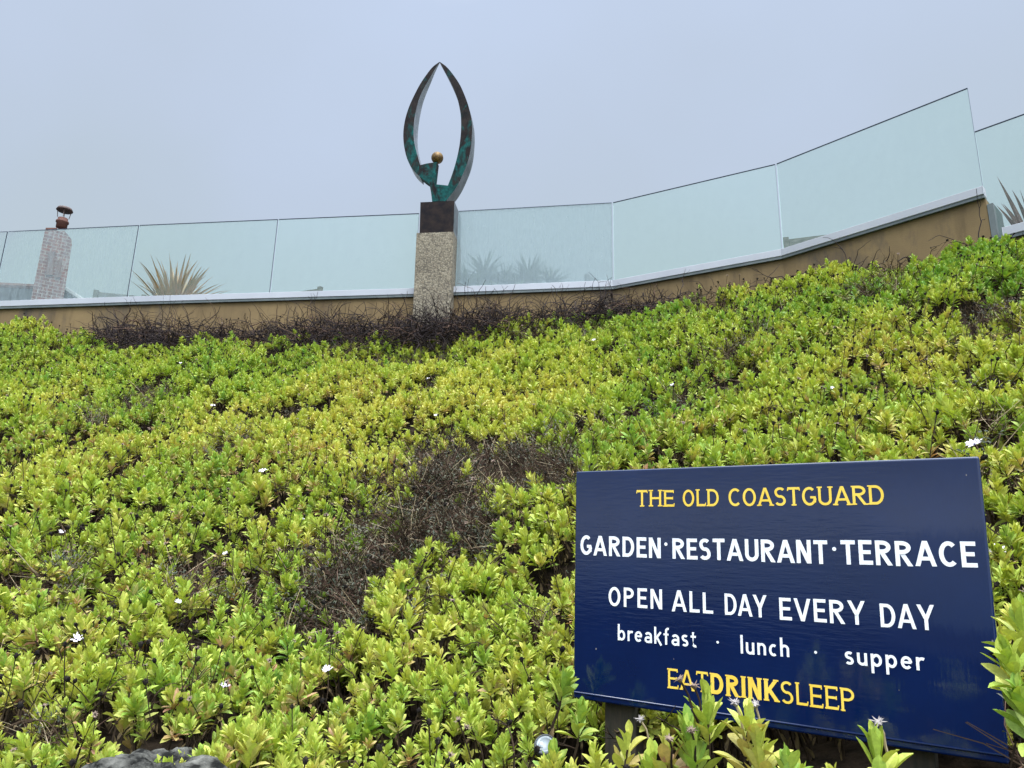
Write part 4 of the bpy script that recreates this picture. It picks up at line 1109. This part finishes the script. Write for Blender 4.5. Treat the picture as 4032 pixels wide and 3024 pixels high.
# ------------------------------------------------------------------ the sign
def sign():
    TL = np.array([0.231, 2.688, 0.422]); n_ = np.array([-0.57453284, -0.8174644, -0.04079174])     # n_ faces the viewer
    U = np.array([0.81845687, -0.5734147, -0.03638584]); U = U/np.linalg.norm(U)
    V = np.cross(n_, U); V = V/np.linalg.norm(V)
    if V[2] > 0: V = -V
    W, H = 1.22, 0.75
    O = TL+np.array([0, 0, EYE])+V*H          # bottom left corner
    mat = Matrix(((U[0], -n_[0], -V[0], O[0]), (U[1], -n_[1], -V[1], O[1]), (U[2], -n_[2], -V[2], O[2]), (0, 0, 0, 1)))
    root = bpy.data.objects.new('sign_board', None); COL.objects.link(root); root.matrix_world = mat
    tag(root, 'navy blue painted board with white and yellow lettering, standing in the leaves', 'sign')
    def child(b, name, m, bevel=0, smooth=False):
        o = bpy.data.objects.new(name, b.mesh(name, m, smooth)); COL.objects.link(o); o.parent = root
        if bevel:
            bv = o.modifiers.new('bevel', 'BEVEL'); bv.width = bevel; bv.segments = 3; bv.limit_method = 'ANGLE'
        return o
    b = MB(); b.box((0, 0, 0), (W, 0, 0), (0, .032, 0), (0, 0, H)); child(b, 'board', M_['board'], .006)
    def uv0(x, y):
        d = ray(2200+x*.82821, 1750+y*.82821); o = O-np.array([0, 0, EYE]); q = d*((o@n_)/(d@n_))-o; return np.array([q@U, q@(-V)])
    # a half-round bead near the lower edge
    b = MB(); b.tube([(.006, 0.0005, .020), (W-.006, 0.0005, .020)], .0035, 6); child(b, 'bottom_bead', M_['board'], 0, True)
    for x in (.155, 1.0):
        b = MB(); b.box((x-.055, .034, -.75), (.11, 0, 0), (0, .06, 0), (0, 0, .75+H-.06)); child(b, 'post', M_['post'], .004)
    for x, y, a in ((178, 972, .004), (1938, 145, .003), (547, 1020, .002), (1618, 1168, .002), (2062, 935, .004), (1225, 1352, .003)):
        q = uv0(x, y); b = MB(); b.add([(q[0]+a*.5*math.cos(k*1.05+x)*(1+.4*math.sin(k*3)), -.0004, q[1]+a*.8*math.sin(k*1.05+x)) for k in range(6)], [tuple(range(6))]); child(b, 'paint_chip', M_['dryhead_pale'])
    # ---- lettering: hand-painted letters drawn as brush strokes of constant width
    def uv(x, y):        # pixel of the sign crop -> board coordinates
        d = ray(2200+x*.82821, 1750+y*.82821); o = O-np.array([0, 0, EYE])
        t = (o@n_)/(d@n_); q = d*t-o; return np.array([q@U, q@(-V)])
    def arc(cx_, cy_, rx, ry, a0, a1, n=14): return [(cx_+rx*math.cos(R(a0+(a1-a0)*i/n)), cy_+ry*math.sin(R(a0+(a1-a0)*i/n))) for i in range(n+1)]
    def glyph(ch, w_, serif):
        """-> advance width, strokes [(points, width)] in a unit-cap box; clipped to 0..1 (descenders to -.35)"""
        h_ = w_/2; a, t = h_, 1-h_
        s = []; E_ = .08
        def st(*p, w=w_): s.append((list(p), w))
        sl = serif*.5; sw = .075 if serif else 0
        def sf(x, y): 
            if serif: s.append(([(x-h_-serif*.5, y+(.035 if y < .5 else -.035)), (x+h_+serif*.5, y+(.035 if y < .5 else -.035))], .07))
        if ch == 'A':
            W_ = .74; st((h_*.72-.03, -E_), (W_/2, 1.0+.02)); st((W_-h_*.72+.03, -E_), (W_/2, 1.02)); st((W_*.24, .30), (W_*.76, .30), w=w_*.9); sf(h_*.8, 0); sf(W_-h_*.8, 0)
        elif ch == 'B': W_ = .6
        elif ch == 'C': W_ = .66; st(*arc(.36, .5, .36-h_, .5-h_, 48, 312, 22))
        elif ch == 'D':
            W_ = .66; st((a, 0), (a, 1)); st((a, t), (.26, t), *arc(.28, .5, W_-.28-h_, .5-h_, 90, -90, 16), (a, a)); sf(a-.02, 0) if 0 else None
        elif ch == 'E':
            W_ = .54; st((a, 0), (a, 1)); st((a, t), (W_, t)); st((a, a), (W_+.02, a)); st((a, .51), (W_-.05, .51), w=w_*.95)
            if serif:
                s.append(([(W_-.02, t+.02), (W_-.02, t-.12)], .055)); s.append(([(W_, a-.02), (W_+.02, a+.14)], .055)); s.append(([(W_-.06, .43), (W_-.06, .59)], .05))
        elif ch == 'G':
            W_ = .68; st(*arc(.36, .5, .36-h_, .5-h_, 50, 345, 24)); st((.40, .44), (W_-h_*.3, .44), w=w_*.9); st((W_-h_, .47), (W_-h_, .16), w=w_)
        elif ch == 'H': W_ = .64; st((a, 0), (a, 1)); st((W_-a, 0), (W_-a, 1)); st((a, .5), (W_-a, .5), w=w_*.9); [sf(x, y) for x in (a, W_-a) for y in (0, 1)]
        elif ch == 'I': W_ = w_; st((a, 0), (a, 1)); sf(a, 0); sf(a, 1)
        elif ch == 'K': W_ = .66; st((a, 0), (a, 1)); st((a*1.2, .36), (W_-h_*.6+.05, 1+E_), w=w_*.9); st((.24, .52), (W_-h_*.3+.05, -E_)); sf(a, 0); sf(a, 1); sf(W_-h_, 1); sf(W_-h_*.6, 0)
        elif ch == 'L':
            W_ = .50; st((a, 0), (a, 1)); st((a, a), (W_+.02, a)); sf(a, 1)
            if serif: s.append(([(W_, a-.02), (W_+.03, a+.14)], .055))
        elif ch == 'N': W_ = .64; st((a, 0), (a, 1)); st((W_-a, 0), (W_-a, 1)); st((a*.8, 1.0+E_*.7), (W_-a*.8, -E_*.7), w=w_*1.05); (sf(a, 0), sf(a, 1), sf(W_-a, 1)) if serif else None
        elif ch == 'O': W_ = .70; st(*arc(.35, .5, .35-h_, .5-h_, 0, 360, 30))
        elif ch == 'P': W_ = .58; st((a, 0), (a, 1)); st((a, t), (.26, t), *arc(.27, .72, W_-.27-h_, .28-h_, 90, -90, 14), (a, .44+h_)); sf(a, 0)
        elif ch == 'R': W_ = .64; st((a, 0), (a, 1)); st((a, t), (.26, t), *arc(.27, .735, W_-.30-h_, .265-h_, 90, -90, 14), (a, .47+h_)); st((.26, .50), (W_-h_*.75+.03, -E_)); (sf(a, 0), sf(W_-h_*.5, 0)) if serif else None
        elif ch == 'S':
            W_ = .56; c = W_/2
            st(*arc(c, .745, c-h_, .255-h_*.9, 35, 180, 12), *arc(c, .745, c-h_, .245, 195, 262, 5), *arc(c, .265, c-h_*.9, .245, 82, 15, 5)[0:], *arc(c, .265, c-h_*.9, .265-h_*.9, 0, -150, 12))
        elif ch == 'T':
            W_ = .60; st((W_/2, 0), (W_/2, 1)); st((0, t), (W_, t)); sf(W_/2, 0)
            if serif: s.append(([(.02, t+.02), (.0, t-.13)], .055)); s.append(([(W_-.02, t+.02), (W_, t-.13)], .055))
        elif ch == 'U': W_ = .64; st((a, 1), (a, .32), *arc(.32, .32, .32-h_, .32-h_, 180, 360, 16), (W_-a, 1)); sf(a, 1); sf(W_-a, 1)
        elif ch == 'V': W_ = .70; st((h_*.7-.03, 1+E_), (W_/2, -.02)); st((W_-h_*.7+.03, 1+E_), (W_/2, -.02))
        elif ch == 'Y': W_ = .70; st((h_*.7-.03, 1+E_), (W_/2, .42)); st((W_-h_*.7+.03, 1+E_), (W_/2, .42)); st((W_/2, 0), (W_/2, .46))
        # lower case: ascender 1, x-height .66
        elif ch == 'b': W_ = .52; st((a, 0), (a, 1)); st(*arc(.27, .32, .25-h_, .32-h_, 150, -150, 18))
        elif ch == 'r': W_ = .34; st((a, 0), (a, .64)); st(*arc(.27, .36, .27-h_, .28-h_, 178, 62, 10))
        elif ch == 'e': W_ = .52; st((.04, .335), (W_-h_*.6, .335), w=w_*.85); st(*arc(.26, .32, .26-h_, .32-h_, 3, 318, 20))
        elif ch == 'a': W_ = .50; st((W_-a, 0), (W_-a, .42)); st(*arc(.25, .41, .25-h_, .23-h_*.9, 0, 152, 10)); st(*arc(.24, .19, .24-h_, .19-h_*.8, 45, 330, 16))
        elif ch == 'k': W_ = .46; st((a, 0), (a, 1)); st((a, .26), (W_-h_*.3, .70)); st((.18, .38), (W_-h_*.2+.02, -E_))
        elif ch == 'f': W_ = .36; st((.17, 0), (.17, .76), *arc(.17+.14, .80, .14, .20-h_, 180, 70, 8)); st((.0, .60), (.33, .60), w=w_*.85)
        elif ch == 's':
            W_ = .42; c = W_/2
            st(*arc(c, .485, c-h_, .165-h_*.8, 35, 180, 10), *arc(c, .485, c-h_, .15, 200, 262, 4), *arc(c, .165, c-h_, .165, 82, 15, 4), *arc(c, .165, c-h_, .165-h_*.8, 0, -150, 10))
        elif ch == 't': W_ = .36; st((.15, .86), (.15, .16), *arc(.15+.13, .17, .13, .17-h_, 180, 300, 8)); st((.0, .60), (.33, .60), w=w_*.85)
        elif ch == 'l': W_ = w_; st((a, 0), (a, 1))
        elif ch == 'u': W_ = .48; st((W_-a, 0), (W_-a, .64)); st((a, .64), (a, .24), *arc(.24, .24, .24-h_, .24-h_, 180, 350, 12))
        elif ch == 'n': W_ = .48; st((a, 0), (a, .64)); st((W_-a, 0), (W_-a, .40), *arc(.24, .40, .24-h_, .24-h_, 0, 165, 12))
        elif ch == 'c': W_ = .44; st(*arc(.25, .32, .25-h_, .32-h_, 55, 305, 18))
        elif ch == 'h': W_ = .48; st((a, 0), (a, 1)); st((W_-a, 0), (W_-a, .40), *arc(.24, .40, .24-h_, .24-h_, 0, 165, 12))
        elif ch == 'p': W_ = .52; st((a, -.34), (a, .64)); st(*arc(.27, .32, .25-h_, .32-h_, 150, -150, 18))
        else: W_ = .3
        if serif and ch in 'EDPR':
            s.append(([(a-h_-serif*.5, .035), (a, .035)], .07)); s.append(([(a-h_-serif*.5, .965), (a, .965)], .07))
        return W_, s
    def ribbon(pts, w_):
        P = [np.array(p, float) for p in pts]
        Q = [P[0]]
        for p in P[1:]:
            if np.linalg.norm(p-Q[-1]) > 1e-4: Q.append(p)
        P = Q; n = len(P); Lf, Rt = [], []
        closed = np.linalg.norm(P[0]-P[-1]) < 2e-2 and n > 8
        for i in range(n):
            if closed: a_, c_ = P[i-1 if i > 0 else n-2], P[i+1 if i < n-1 else 1]
            else: a_, c_ = P[max(i-1, 0)], P[min(i+1, n-1)]
            d1 = P[i]-a_ if np.linalg.norm(P[i]-a_) > 1e-9 else c_-P[i]; d2 = c_-P[i] if np.linalg.norm(c_-P[i]) > 1e-9 else d1
            d1 = d1/np.linalg.norm(d1); d2 = d2/np.linalg.norm(d2)
            n1 = np.array([-d1[1], d1[0]]); m = n1+np.array([-d2[1], d2[0]]); m = m/(np.linalg.norm(m)+1e-9); m = m/max(.55, m@n1)
            Lf.append(P[i]+m*w_/2); Rt.append(P[i]-m*w_/2)
        return [[Lf[i], Rt[i], Rt[i+1], Lf[i+1]] for i in range(n-1)]
    def clip(poly, lo, hi):
        for lim, sg in ((lo, 1), (hi, -1)):
            out = []
            for i in range(len(poly)):
                p, q = poly[i], poly[(i+1) % len(poly)]
                ip, iq = sg*(p[1]-lim) >= 0, sg*(q[1]-lim) >= 0
                if ip: out.append(p)
                if ip != iq: t = (lim-p[1])/(q[1]-p[1]); out.append(p+(q-p)*t)
            poly = out
            if len(poly) < 3: return []
        return poly
    rnd = random.Random(2)
    def word(b, txt, w_, serif, lt, lb, rt, rb, gap=.14, lower=False, bold=None, layer=[0]):
        """lt, lb, rt, rb: cap-top and baseline pixels at the word's left and right ends"""
        lt, lb, rt, rb = (uv(*p) for p in (lt, lb, rt, rb))
        gl = []; x = 0
        hh = (np.linalg.norm(lt-lb)+np.linalg.norm(rt-rb))/2
        for i, ch in enumerate(txt):
            ww = w_*(1.6 if bold and i in bold else 1)
            W_, s = glyph(ch, ww, serif)
            gl.append((x, W_, s)); x += W_+gap
        tot = x-gap
        xl, xr = (lt[0]+lb[0])/2, (rt[0]+rb[0])/2
        kx = (xr-xl)/tot
        for x0, W_, s in gl:
            jy = rnd.uniform(-.012, .012)
            for pts, ww in s:
                layer[0] += 1
                # brush width keeps its true size although the letters are squeezed sideways
                asp = kx/hh
                P2 = [(p[0]*asp, p[1]) for p in pts]
                off = -(.0006+.00012*(layer[0] % 12))
                for q in ribbon(P2, ww*(0.5+0.5*asp) if not serif else ww*(.5+.5*min(1.1, asp))):
                    lo = -.34 if lower else 0.0
                    q = clip(q, lo, 1.0)
                    if len(q) < 3: continue
                    vs = []
                    for p in q:
                        f_ = min(1.05, max(-.05, (p[0]+x0*asp)/(tot*asp))); base_ = lb+(rb-lb)*f_; hy = np.linalg.norm(lt-lb)*(1-f_)+np.linalg.norm(rt-rb)*f_
                        vs.append((xl+(p[0]*hh+x0*kx), off, base_[1]+(p[1]+jy)*hy))
                    b.add(vs, [tuple(range(len(vs)))])
    def dot(b, x, y, r_):
        c = uv(x, y); n = 14
        b.add([(c[0]+r_*math.cos(6.2832*i/n), -.0012, c[1]+r_*math.sin(6.2832*i/n)) for i in range(n)], [tuple(range(n))])
    c3 = lambda x, y: (((2400+x*.5199)-2200)/.82821, ((1850+y*.5199)-1750)/.82821)
    cb = lambda x, y: (((2600+x*.5425)-2200)/.82821, ((2350+y*.5425)-1750)/.82821)
    b = MB(); word(b, 'THE', .13, .12, c3(207, 155), c3(207, 280), c3(488, 152), c3(488, 277)); child(b, 'lettering', M_['yellow'])['label'] = 'small yellow word at the start of the top line'
    b = MB(); word(b, 'OLD', .13, .12, c3(556, 150), c3(556, 277), c3(828, 146), c3(828, 276)); child(b, 'lettering', M_['yellow'])['label'] = 'short yellow word in the middle of the top line'
    b = MB(); word(b, 'COASTGUARD', .13, .12, c3(902, 142), c3(902, 276), c3(2078, 117), c3(2078, 264), gap=.11); child(b, 'lettering', M_['yellow'])['label'] = 'long yellow word ending the top line'
    b = MB(); word(b, 'GARDEN', .17, 0, (104, 432), (104, 525), (486, 443), (486, 540)); child(b, 'lettering', M_['white'])['label'] = 'first large white word of the second line'
    b = MB(); dot(b, 510, 474, .0055); child(b, 'dot', M_['white'])
    b = MB(); word(b, 'RESTAURANT', .17, 0, (541, 446), (541, 543), (1279, 455), (1279, 568), gap=.12); child(b, 'lettering', M_['white'])['label'] = 'middle large white word of the second line'
    b = MB(); dot(b, 1310, 497, .0055); child(b, 'dot', M_['white'])
    b = MB(); word(b, 'TERRACE', .17, 0, (1342, 455), (1342, 570), (1985, 463), (1985, 586), gap=.14); child(b, 'lettering', M_['white'])['label'] = 'last large white word of the second line'
    b = MB(); word(b, 'OPEN', .15, 0, (238, 677), (238, 768), (492, 689), (492, 784), gap=.20); child(b, 'lettering', M_['white'])['label'] = 'first white word of the third line'
    b = MB(); word(b, 'ALL', .15, 0, (540, 692), (540, 794), (732, 706), (732, 804), gap=.18); child(b, 'lettering', M_['white'])['label'] = 'second white word of the third line'
    b = MB(); word(b, 'DAY', .15, 0, (790, 709), (790, 810), (988, 717), (988, 824), gap=.10); child(b, 'lettering', M_['white'])['label'] = 'white three-letter word of the third line'
    b = MB(); word(b, 'EVERY', .15, 0, (1050, 728), (1050, 833), (1456, 746), (1456, 860), gap=.16); child(b, 'lettering', M_['white'])['label'] = 'long white word of the third line'
    b = MB(); word(b, 'DAY', .15, 0, (1529, 756), (1529, 867), (1786, 765), (1786, 886), gap=.12); child(b, 'lettering', M_['white'])['label'] = 'white three-letter word of the third line'
    b = MB(); word(b, 'breakfast', .135, 0, (282, 853), (282, 930), (655, 881), (655, 965), gap=.16, lower=True); child(b, 'lettering', M_['white'])['label'] = 'first lower-case white word'
    b = MB(); dot(b, 756, 940, .0040); child(b, 'dot', M_['white'])
    b = MB(); word(b, 'lunch', .135, 0, (865, 906), (865, 994), (1095, 922), (1095, 1012), gap=.17, lower=True); child(b, 'lettering', M_['white'])['label'] = 'middle lower-case white word'
    b = MB(); dot(b, 1222, 988, .0040); child(b, 'dot', M_['white'])
    b = MB(); word(b, 'supper', .135, 0, (1360, 952), (1360, 1044), (1735, 978), (1735, 1075), gap=.17, lower=True); child(b, 'lettering', M_['white'])['label'] = 'last lower-case white word'
    b = MB(); word(b, 'EATDRINKSLEEP', .115, .08, cb(57, 516), cb(57, 661), cb(1410, 668), cb(1410, 838), gap=.15, bold={3, 4, 5, 6, 7}); child(b, 'lettering', M_['yellow'])['label'] = 'yellow serif line along the bottom, its middle letters bolder'
sign()

# ------------------------------------------------------------------ rock, lamp, flowers and single shoots
def rock():
    c = at_dist(ray2(305, 1700), 2.80); b = MB(); n = 64; m = 34; vs = []
    for i in range(m+1):
        for j in range(n):
            th, ph = math.pi*i/m, 2*math.pi*j/n
            d = Vector((math.sin(th)*math.cos(ph), math.sin(th)*math.sin(ph), math.cos(th)))
            k_ = 1+.45*mnoise.noise(d*1.6+Vector((3, 1, 2)))+.18*mnoise.noise(d*3.7)+.10*abs(mnoise.noise(d*8))+.05*mnoise.noise(d*17)+.025*mnoise.noise(d*40)
            vs.append((c[0]+d.x*.20*k_, c[1]+.10+d.y*.20*k_, c[2]-.06+d.z*.15*k_))
    fs = [(i*n+j, (i+1)*n+j, (i+1)*n+(j+1) % n, i*n+(j+1) % n) for i in range(m) for j in range(n)]
    b.add(vs, fs)
    tag(b.build('boulder', M_['rock']), 'grey lichened boulder in a dark gap between the leaves', 'boulder')
rock()
def lamp():
    p = at_dist(ray2(1177, 1608), 2.62); root = tag(empty('garden_spotlight', tuple(p)), 'small round garden spotlight with a pale lens, half buried under the leaves', 'lamp')
    tilt = Vector((-.15, -.62, .55)).to_track_quat('Z', 'Y').to_matrix(); mt = np.array(tilt)
    b = MB(); b.lathe([(.018, -.06), (.030, -.05), (.034, -.01), (.034, .002), (.0295, .004), (.0295, -.001), (.001, -.001)], p, 26, mat=mt); b.build('body', M_['lamp_body'], root, smooth=True)
    b = MB(); b.lathe([(.001, .0005), (.020, .0012), (.0215, .003), (.0285, .0015), (.0290, -.0005)], p, 26, mat=mt); b.build('lens', M_['lamp_glass'], root, smooth=True)
    b = MB(); b.tube([p+mt@np.array([0, .0, -.055]), p+np.array([0, .03, -.18])], .006, 6); b.build('spike', M_['lamp_body'], root)
lamp()

def surf(px, py):
    """where the sight line through a pixel of the 2212 view meets the planting"""
    d = ray2(px, py); d = d/np.linalg.norm(d[:2]); last = None
    ts = np.arange(1.4, 12, .02); P = d[None, :]*ts[:, None]+np.array([0, 0, EYE])
    hz = veg_h(P[:, 0], P[:, 1]); i = int(np.argmax(P[:, 2] < hz))
    return P[max(i-1, 0)]
def daisy(p, size, open_, label, seed, face):
    rnd = random.Random(seed)
    root = tag(empty('daisy', tuple(p)), label, 'daisy', 'white daisies scattered over the bank')
    f_ = Vector(face).normalized(); mt = np.array(f_.to_track_quat('Z', 'Y').to_matrix())
    stem0 = np.array(p)-np.array([0, 0, .14])
    b = MB(); b.tube([stem0, np.array(p)*.5+stem0*.5+np.array([.008, 0, 0]), np.array(p)-mt@np.array([0, 0, .006])], .0022, 5); b.build('stem', M_['stalk'], root)
    b = MB(); n = 12
    for i in range(n):
        if rnd.random() < .18: continue
        a = i*2*math.pi/n+rnd.uniform(-.12, .12); e_ = (1-open_)*1.25+rnd.uniform(-.15, .2); L = size*rnd.uniform(.85, 1.1); wv = size*.30
        pts = []
        o = np.array([math.cos(a), math.sin(a), 0])*size*.12; hd = np.array([math.cos(a), math.sin(a), 0]); s_ = np.array([-math.sin(a), math.cos(a), 0]); q = o.copy(); ee = e_
        for k_ in range(5):
            ww = wv*(.45, .8, 1, .85, .25)[k_]; pts += [q-s_*ww/2, q+s_*ww/2]
            q = q+(hd*math.cos(ee)+np.array([0, 0, 1])*math.sin(ee))*L/4; ee -= .12
        top = [np.array(p)+mt@v for v in pts]
        nn = mt@(np.array([0, 0, 1])*math.cos(e_)-hd*math.sin(e_))
        fs = [(2*k_, 2*k_+1, 2*k_+3, 2*k_+2) for k_ in range(4)]
        b.add(top, fs, 0)
        b.add([v-nn*.0009 for v in top], [f[::-1] for f in fs], 1)
    b.build('petals', [M_['petal'], M_['petal_under']], root)
    b = MB(); r_ = size*.16; b.lathe([(r_*.5, -r_*.5), (r_, 0), (r_*.9, r_*.5), (r_*.4, r_*.8)], p, 10, mat=mt); b.build('flower_centre', M_['eye'], root)
DAISIES = [
    (460, 876, .024, .8, 'white daisy in the upper left of the bank, below the chimney side'), (568, 1017, .030, 1.0, 'wide open white daisy left of the large bare patch'),
    (165, 1382, .030, .45, 'white daisy low on the left, up-slope of the boulder'), (708, 1450, .026, .25, 'half closed drooping daisy below the lower bare patch'),
    (486, 1484, .024, .3, 'withering pink-white daisy right of the boulder'), (652, 1124, .020, .4, 'small white daisy just above the lower bare patch'),
    (487, 1197, .018, .4, 'thin pale daisy left of the lower bare patch'), (133, 1152, .024, .2, 'closed pinkish daisy near the left edge of the photo'),
    (390, 785, .024, .5, 'pale daisy just below the left twig tangle'), (404, 728, .030, .5, 'white daisy held up against the dead twigs at left'),
    (942, 899, .022, .3, 'closed white daisy below the stone plinth'), (925, 1094 - 275, .020, .3, 'tiny pale daisy near the twigs under the plinth'),
    (1283, 735, .026, .6, 'white daisy just down-slope of the palms'), (1796, 838, .030, .8, 'white daisy above the board, below the rising wall'),
    (1453, 832, .020, .5, 'small white daisy between the plinth and the board top'), (2105, 960, .036, .6, 'large pinkish white daisy behind the top right corner of the board'),
    (2152, 1197, .036, .3, 'half hidden daisy beside the right edge of the board'), (1020, 716, .020, .3, 'tiny white daisy at the foot of the twigs right of the plinth'),
    (385, 1302, .018, .3, 'tiny pale daisy left of the bare patches, mid slope'), (1580, 702, .018, .5, 'tiny daisy under the rail near the second bend')]
for i, (x_, y_, s_, op, lb) in enumerate(DAISIES):
    p = surf(x_, y_); d = np.array([0, 0, EYE])-p; d = d/np.linalg.norm(d)
    p = p+d*.06
    daisy(p, s_*.95, min(op, .7), lb, i, (d[0]*.55+random.uniform(-.3, .3), d[1]*.55, .75))

def single(px, py, dist, scale, tint, label, seed, n=22, up=.5, cat='plant', tilt=(0, 0)):
    """one of the near shoots that stand out against the board"""
    p = at_dist(ray2(px, py), dist)
    rnd = random.Random(seed)
    root = tag(empty('leafy_shoot', tuple(p)), label, cat, 'leafy shoots round the board')
    b = shoot_mesh('leaves', seed, n=n, big=1.0, nseg=6, upright=up, stem=.34)
    rt = np.array(Vector((tilt[0], tilt[1], 1)).to_track_quat('Z', 'Y').to_matrix())*scale
    b.v = [tuple(p+rt@(np.array(v)*1.12)) for v in b.v]
    st_i = [i for i, m in enumerate(b.m) if m == 1]
    stem = MB(); used = sorted({v for i in st_i for v in b.f[i]}); mp_ = {v: j for j, v in enumerate(used)}
    stem.add([b.v[v] for v in used], [tuple(mp_[v] for v in b.f[i]) for i in st_i])
    keep = [i for i in range(len(b.f)) if b.m[i] != 1]
    used2 = sorted({v for i in keep for v in b.f[i]}); mp2 = {v: j for j, v in enumerate(used2)}
    lv = MB(); lv.add([b.v[v] for v in used2], [tuple(mp2[v] for v in b.f[i]) for i in keep])
    lv.m = [1 if b.m[i] == 2 else 0 for i in keep]
    lv.at = {'lr': [b.at['lr'][v] for v in used2], 'age': [b.at['age'][v] for v in used2]}
    lv.build('leaves', [TINTS[tint], M_['withered']], root)
    stem.build('stem', M_['stalk'], root)
def fixed_tint(name, hue, red):
    m = M_['leaf'].copy(); m.name = name
    for nd in m.node_tree.nodes:
        if nd.type == 'ATTRIBUTE' and nd.attribute_type == 'INSTANCER':
            v = m.node_tree.nodes.new('ShaderNodeValue'); v.outputs[0].default_value = hue if nd.attribute_name == 'hue' else red
            for l in list(nd.outputs['Fac'].links): m.node_tree.links.new(v.outputs[0], l.to_socket)
    return m
TINTS = {'green': fixed_tint('green_shoot_leaf', .28, .1), 'lime': fixed_tint('lime_shoot_leaf', .48, .15), 'yellow': fixed_tint('yellow_shoot_leaf', .72, .5), 'pink': fixed_tint('pink_shoot_leaf', .72, 1.5)}
single(1527, 1513, 1.98, 1.15, 'lime', 'tall upright lime green shoot overlapping the yellow letters at the board bottom', 901, 26, .8)
single(1500, 1580, 1.95, 1.2, 'green', 'broad green shoot below the tall lime one, in front of the board', 902, 24, .4)
single(1605, 1545, 1.90, 1.1, 'yellow', 'yellowing shoot under the bold yellow letters', 903, 20, .3)
single(1640, 1600, 1.88, 1.1, 'yellow', 'yellow shoot with flushed old leaves, lower right of the bold letters', 904, 26, .5)
single(1445, 1612, 1.95, 1.0, 'pink', 'pink and red leaved shoot at the bottom of the photo, below the board', 905, 20, .6)
single(1345, 1600, 2.15, 1.05, 'yellow', 'pale yellow shoot in front of the timber post', 906, 16, .7)
single(1905, 1625, 1.72, 1.15, 'lime', 'bright lime shoot in front of the board bottom, towards its right corner', 907, 24, .8)
single(1700, 1650, 1.85, 1.0, 'green', 'green shoot at the bottom edge, under the right half of the board', 908, 22, .5)
single(1400, 1650, 2.0, 1.1, 'lime', 'green shoot at the bottom edge, right of the garden spotlight', 909, 24, .5)
single(1195, 1635, 2.5, 1.2, 'green', 'green shoot just under the garden spotlight', 910, 24, .6)
single(2172, 1415, 1.98, 1.1, 'lime', 'large leaved shoot overlapping the right edge of the board', 911, 24, .3, tilt=(-.35, -.15))
single(2200, 1505, 1.95, 1.15, 'green', 'big green shoot hanging beside the lower right corner of the board', 912, 22, .1, tilt=(-.3, -.2))
single(2200, 1330, 2.1, 1.2, 'lime', 'yellow-green shoot at the right photo edge, above the overlapping one', 913, 24, .4)
single(1228, 1465, 2.62, 1.15, 'green', 'dark green shoot overlapping the lower left edge of the board', 914, 24, .4, tilt=(.3, -.2))
single(1262, 1540, 2.5, 1.1, 'green', 'green shoot at the lower left corner of the board', 915, 20, .3, tilt=(.2, -.2))

def dead_flower(px, py, dist, bx_, by_, label, seed, pale=True):
    p = at_dist(ray2(px, py), dist); q = at_dist(ray2(bx_, by_), dist+.02); rnd = random.Random(seed)
    root = tag(empty('dead_flower', tuple(p)), label, 'dead flower', 'dead flower heads in front of the board')
    b = MB(); b.tube([q+(q-p)*.6, q, (p+q)/2+np.array([.004, 0, .002]), p], [.0030, .0028, .0024, .0028], 6); b.build('stem', M_['straw' if pale else 'stalk'], root)
    b = MB(); up = (p-q)/np.linalg.norm(p-q); mt = np.array(Vector(up).to_track_quat('Z', 'Y').to_matrix())
    b.lathe([(.003, -.005), (.007, 0), (.008, .004), (.004, .006)], p, 10, mat=mt)
    for i in range(15):
        a = i*.4189+rnd.uniform(-.12, .12); l = rnd.uniform(.010, .018); e_ = rnd.uniform(-.15, .45)
        d = mt@np.array([math.cos(a)*math.cos(e_), math.sin(a)*math.cos(e_), math.sin(e_)]); s_ = mt@np.array([-math.sin(a), math.cos(a), 0]); o = p+up*.004
        bend = mt@np.array([0, 0, rnd.uniform(-.006, .006)])
        b.add([o-s_*.0014, o+s_*.0014, o+d*l*.6+s_*.0018+bend*.4, o+d*l+bend, o+d*l*.6-s_*.0018+bend*.4], [(0, 1, 2, 3, 4)])
    b.build('flower_head', M_['dryhead_pale' if pale else 'dryhead'], root)
dead_flower(1469, 1469, 1.95, 1497, 1535, 'dry brown flower head in front of the first yellow letters at the board bottom', 1, False)
dead_flower(1500, 1484, 1.96, 1515, 1545, 'second dry brown head leaning close to the first yellow letters', 2, False)
dead_flower(1589, 1521, 1.88, 1606, 1590, 'whitish dead head on a pale stem below the bold yellow letters', 3)
dead_flower(1632, 1524, 1.90, 1640, 1580, 'grey dead head right of the whitish one below the bold letters', 4)
dead_flower(1898, 1563, 1.74, 1912, 1610, 'pale dead flower head standing alone against the dark right part of the board', 5)
dead_flower(1384, 1556, 2.15, 1402, 1600, 'bent straw-coloured dead head in front of the timber post', 6)
dead_flower(1446, 1598, 1.9, 1450, 1645, 'dark dried head above the pink shoot', 7, False)
dead_flower(1494, 1580, 1.92, 1502, 1640, 'dry dark head on a long stem, left of the tall lime shoot base', 8, False)
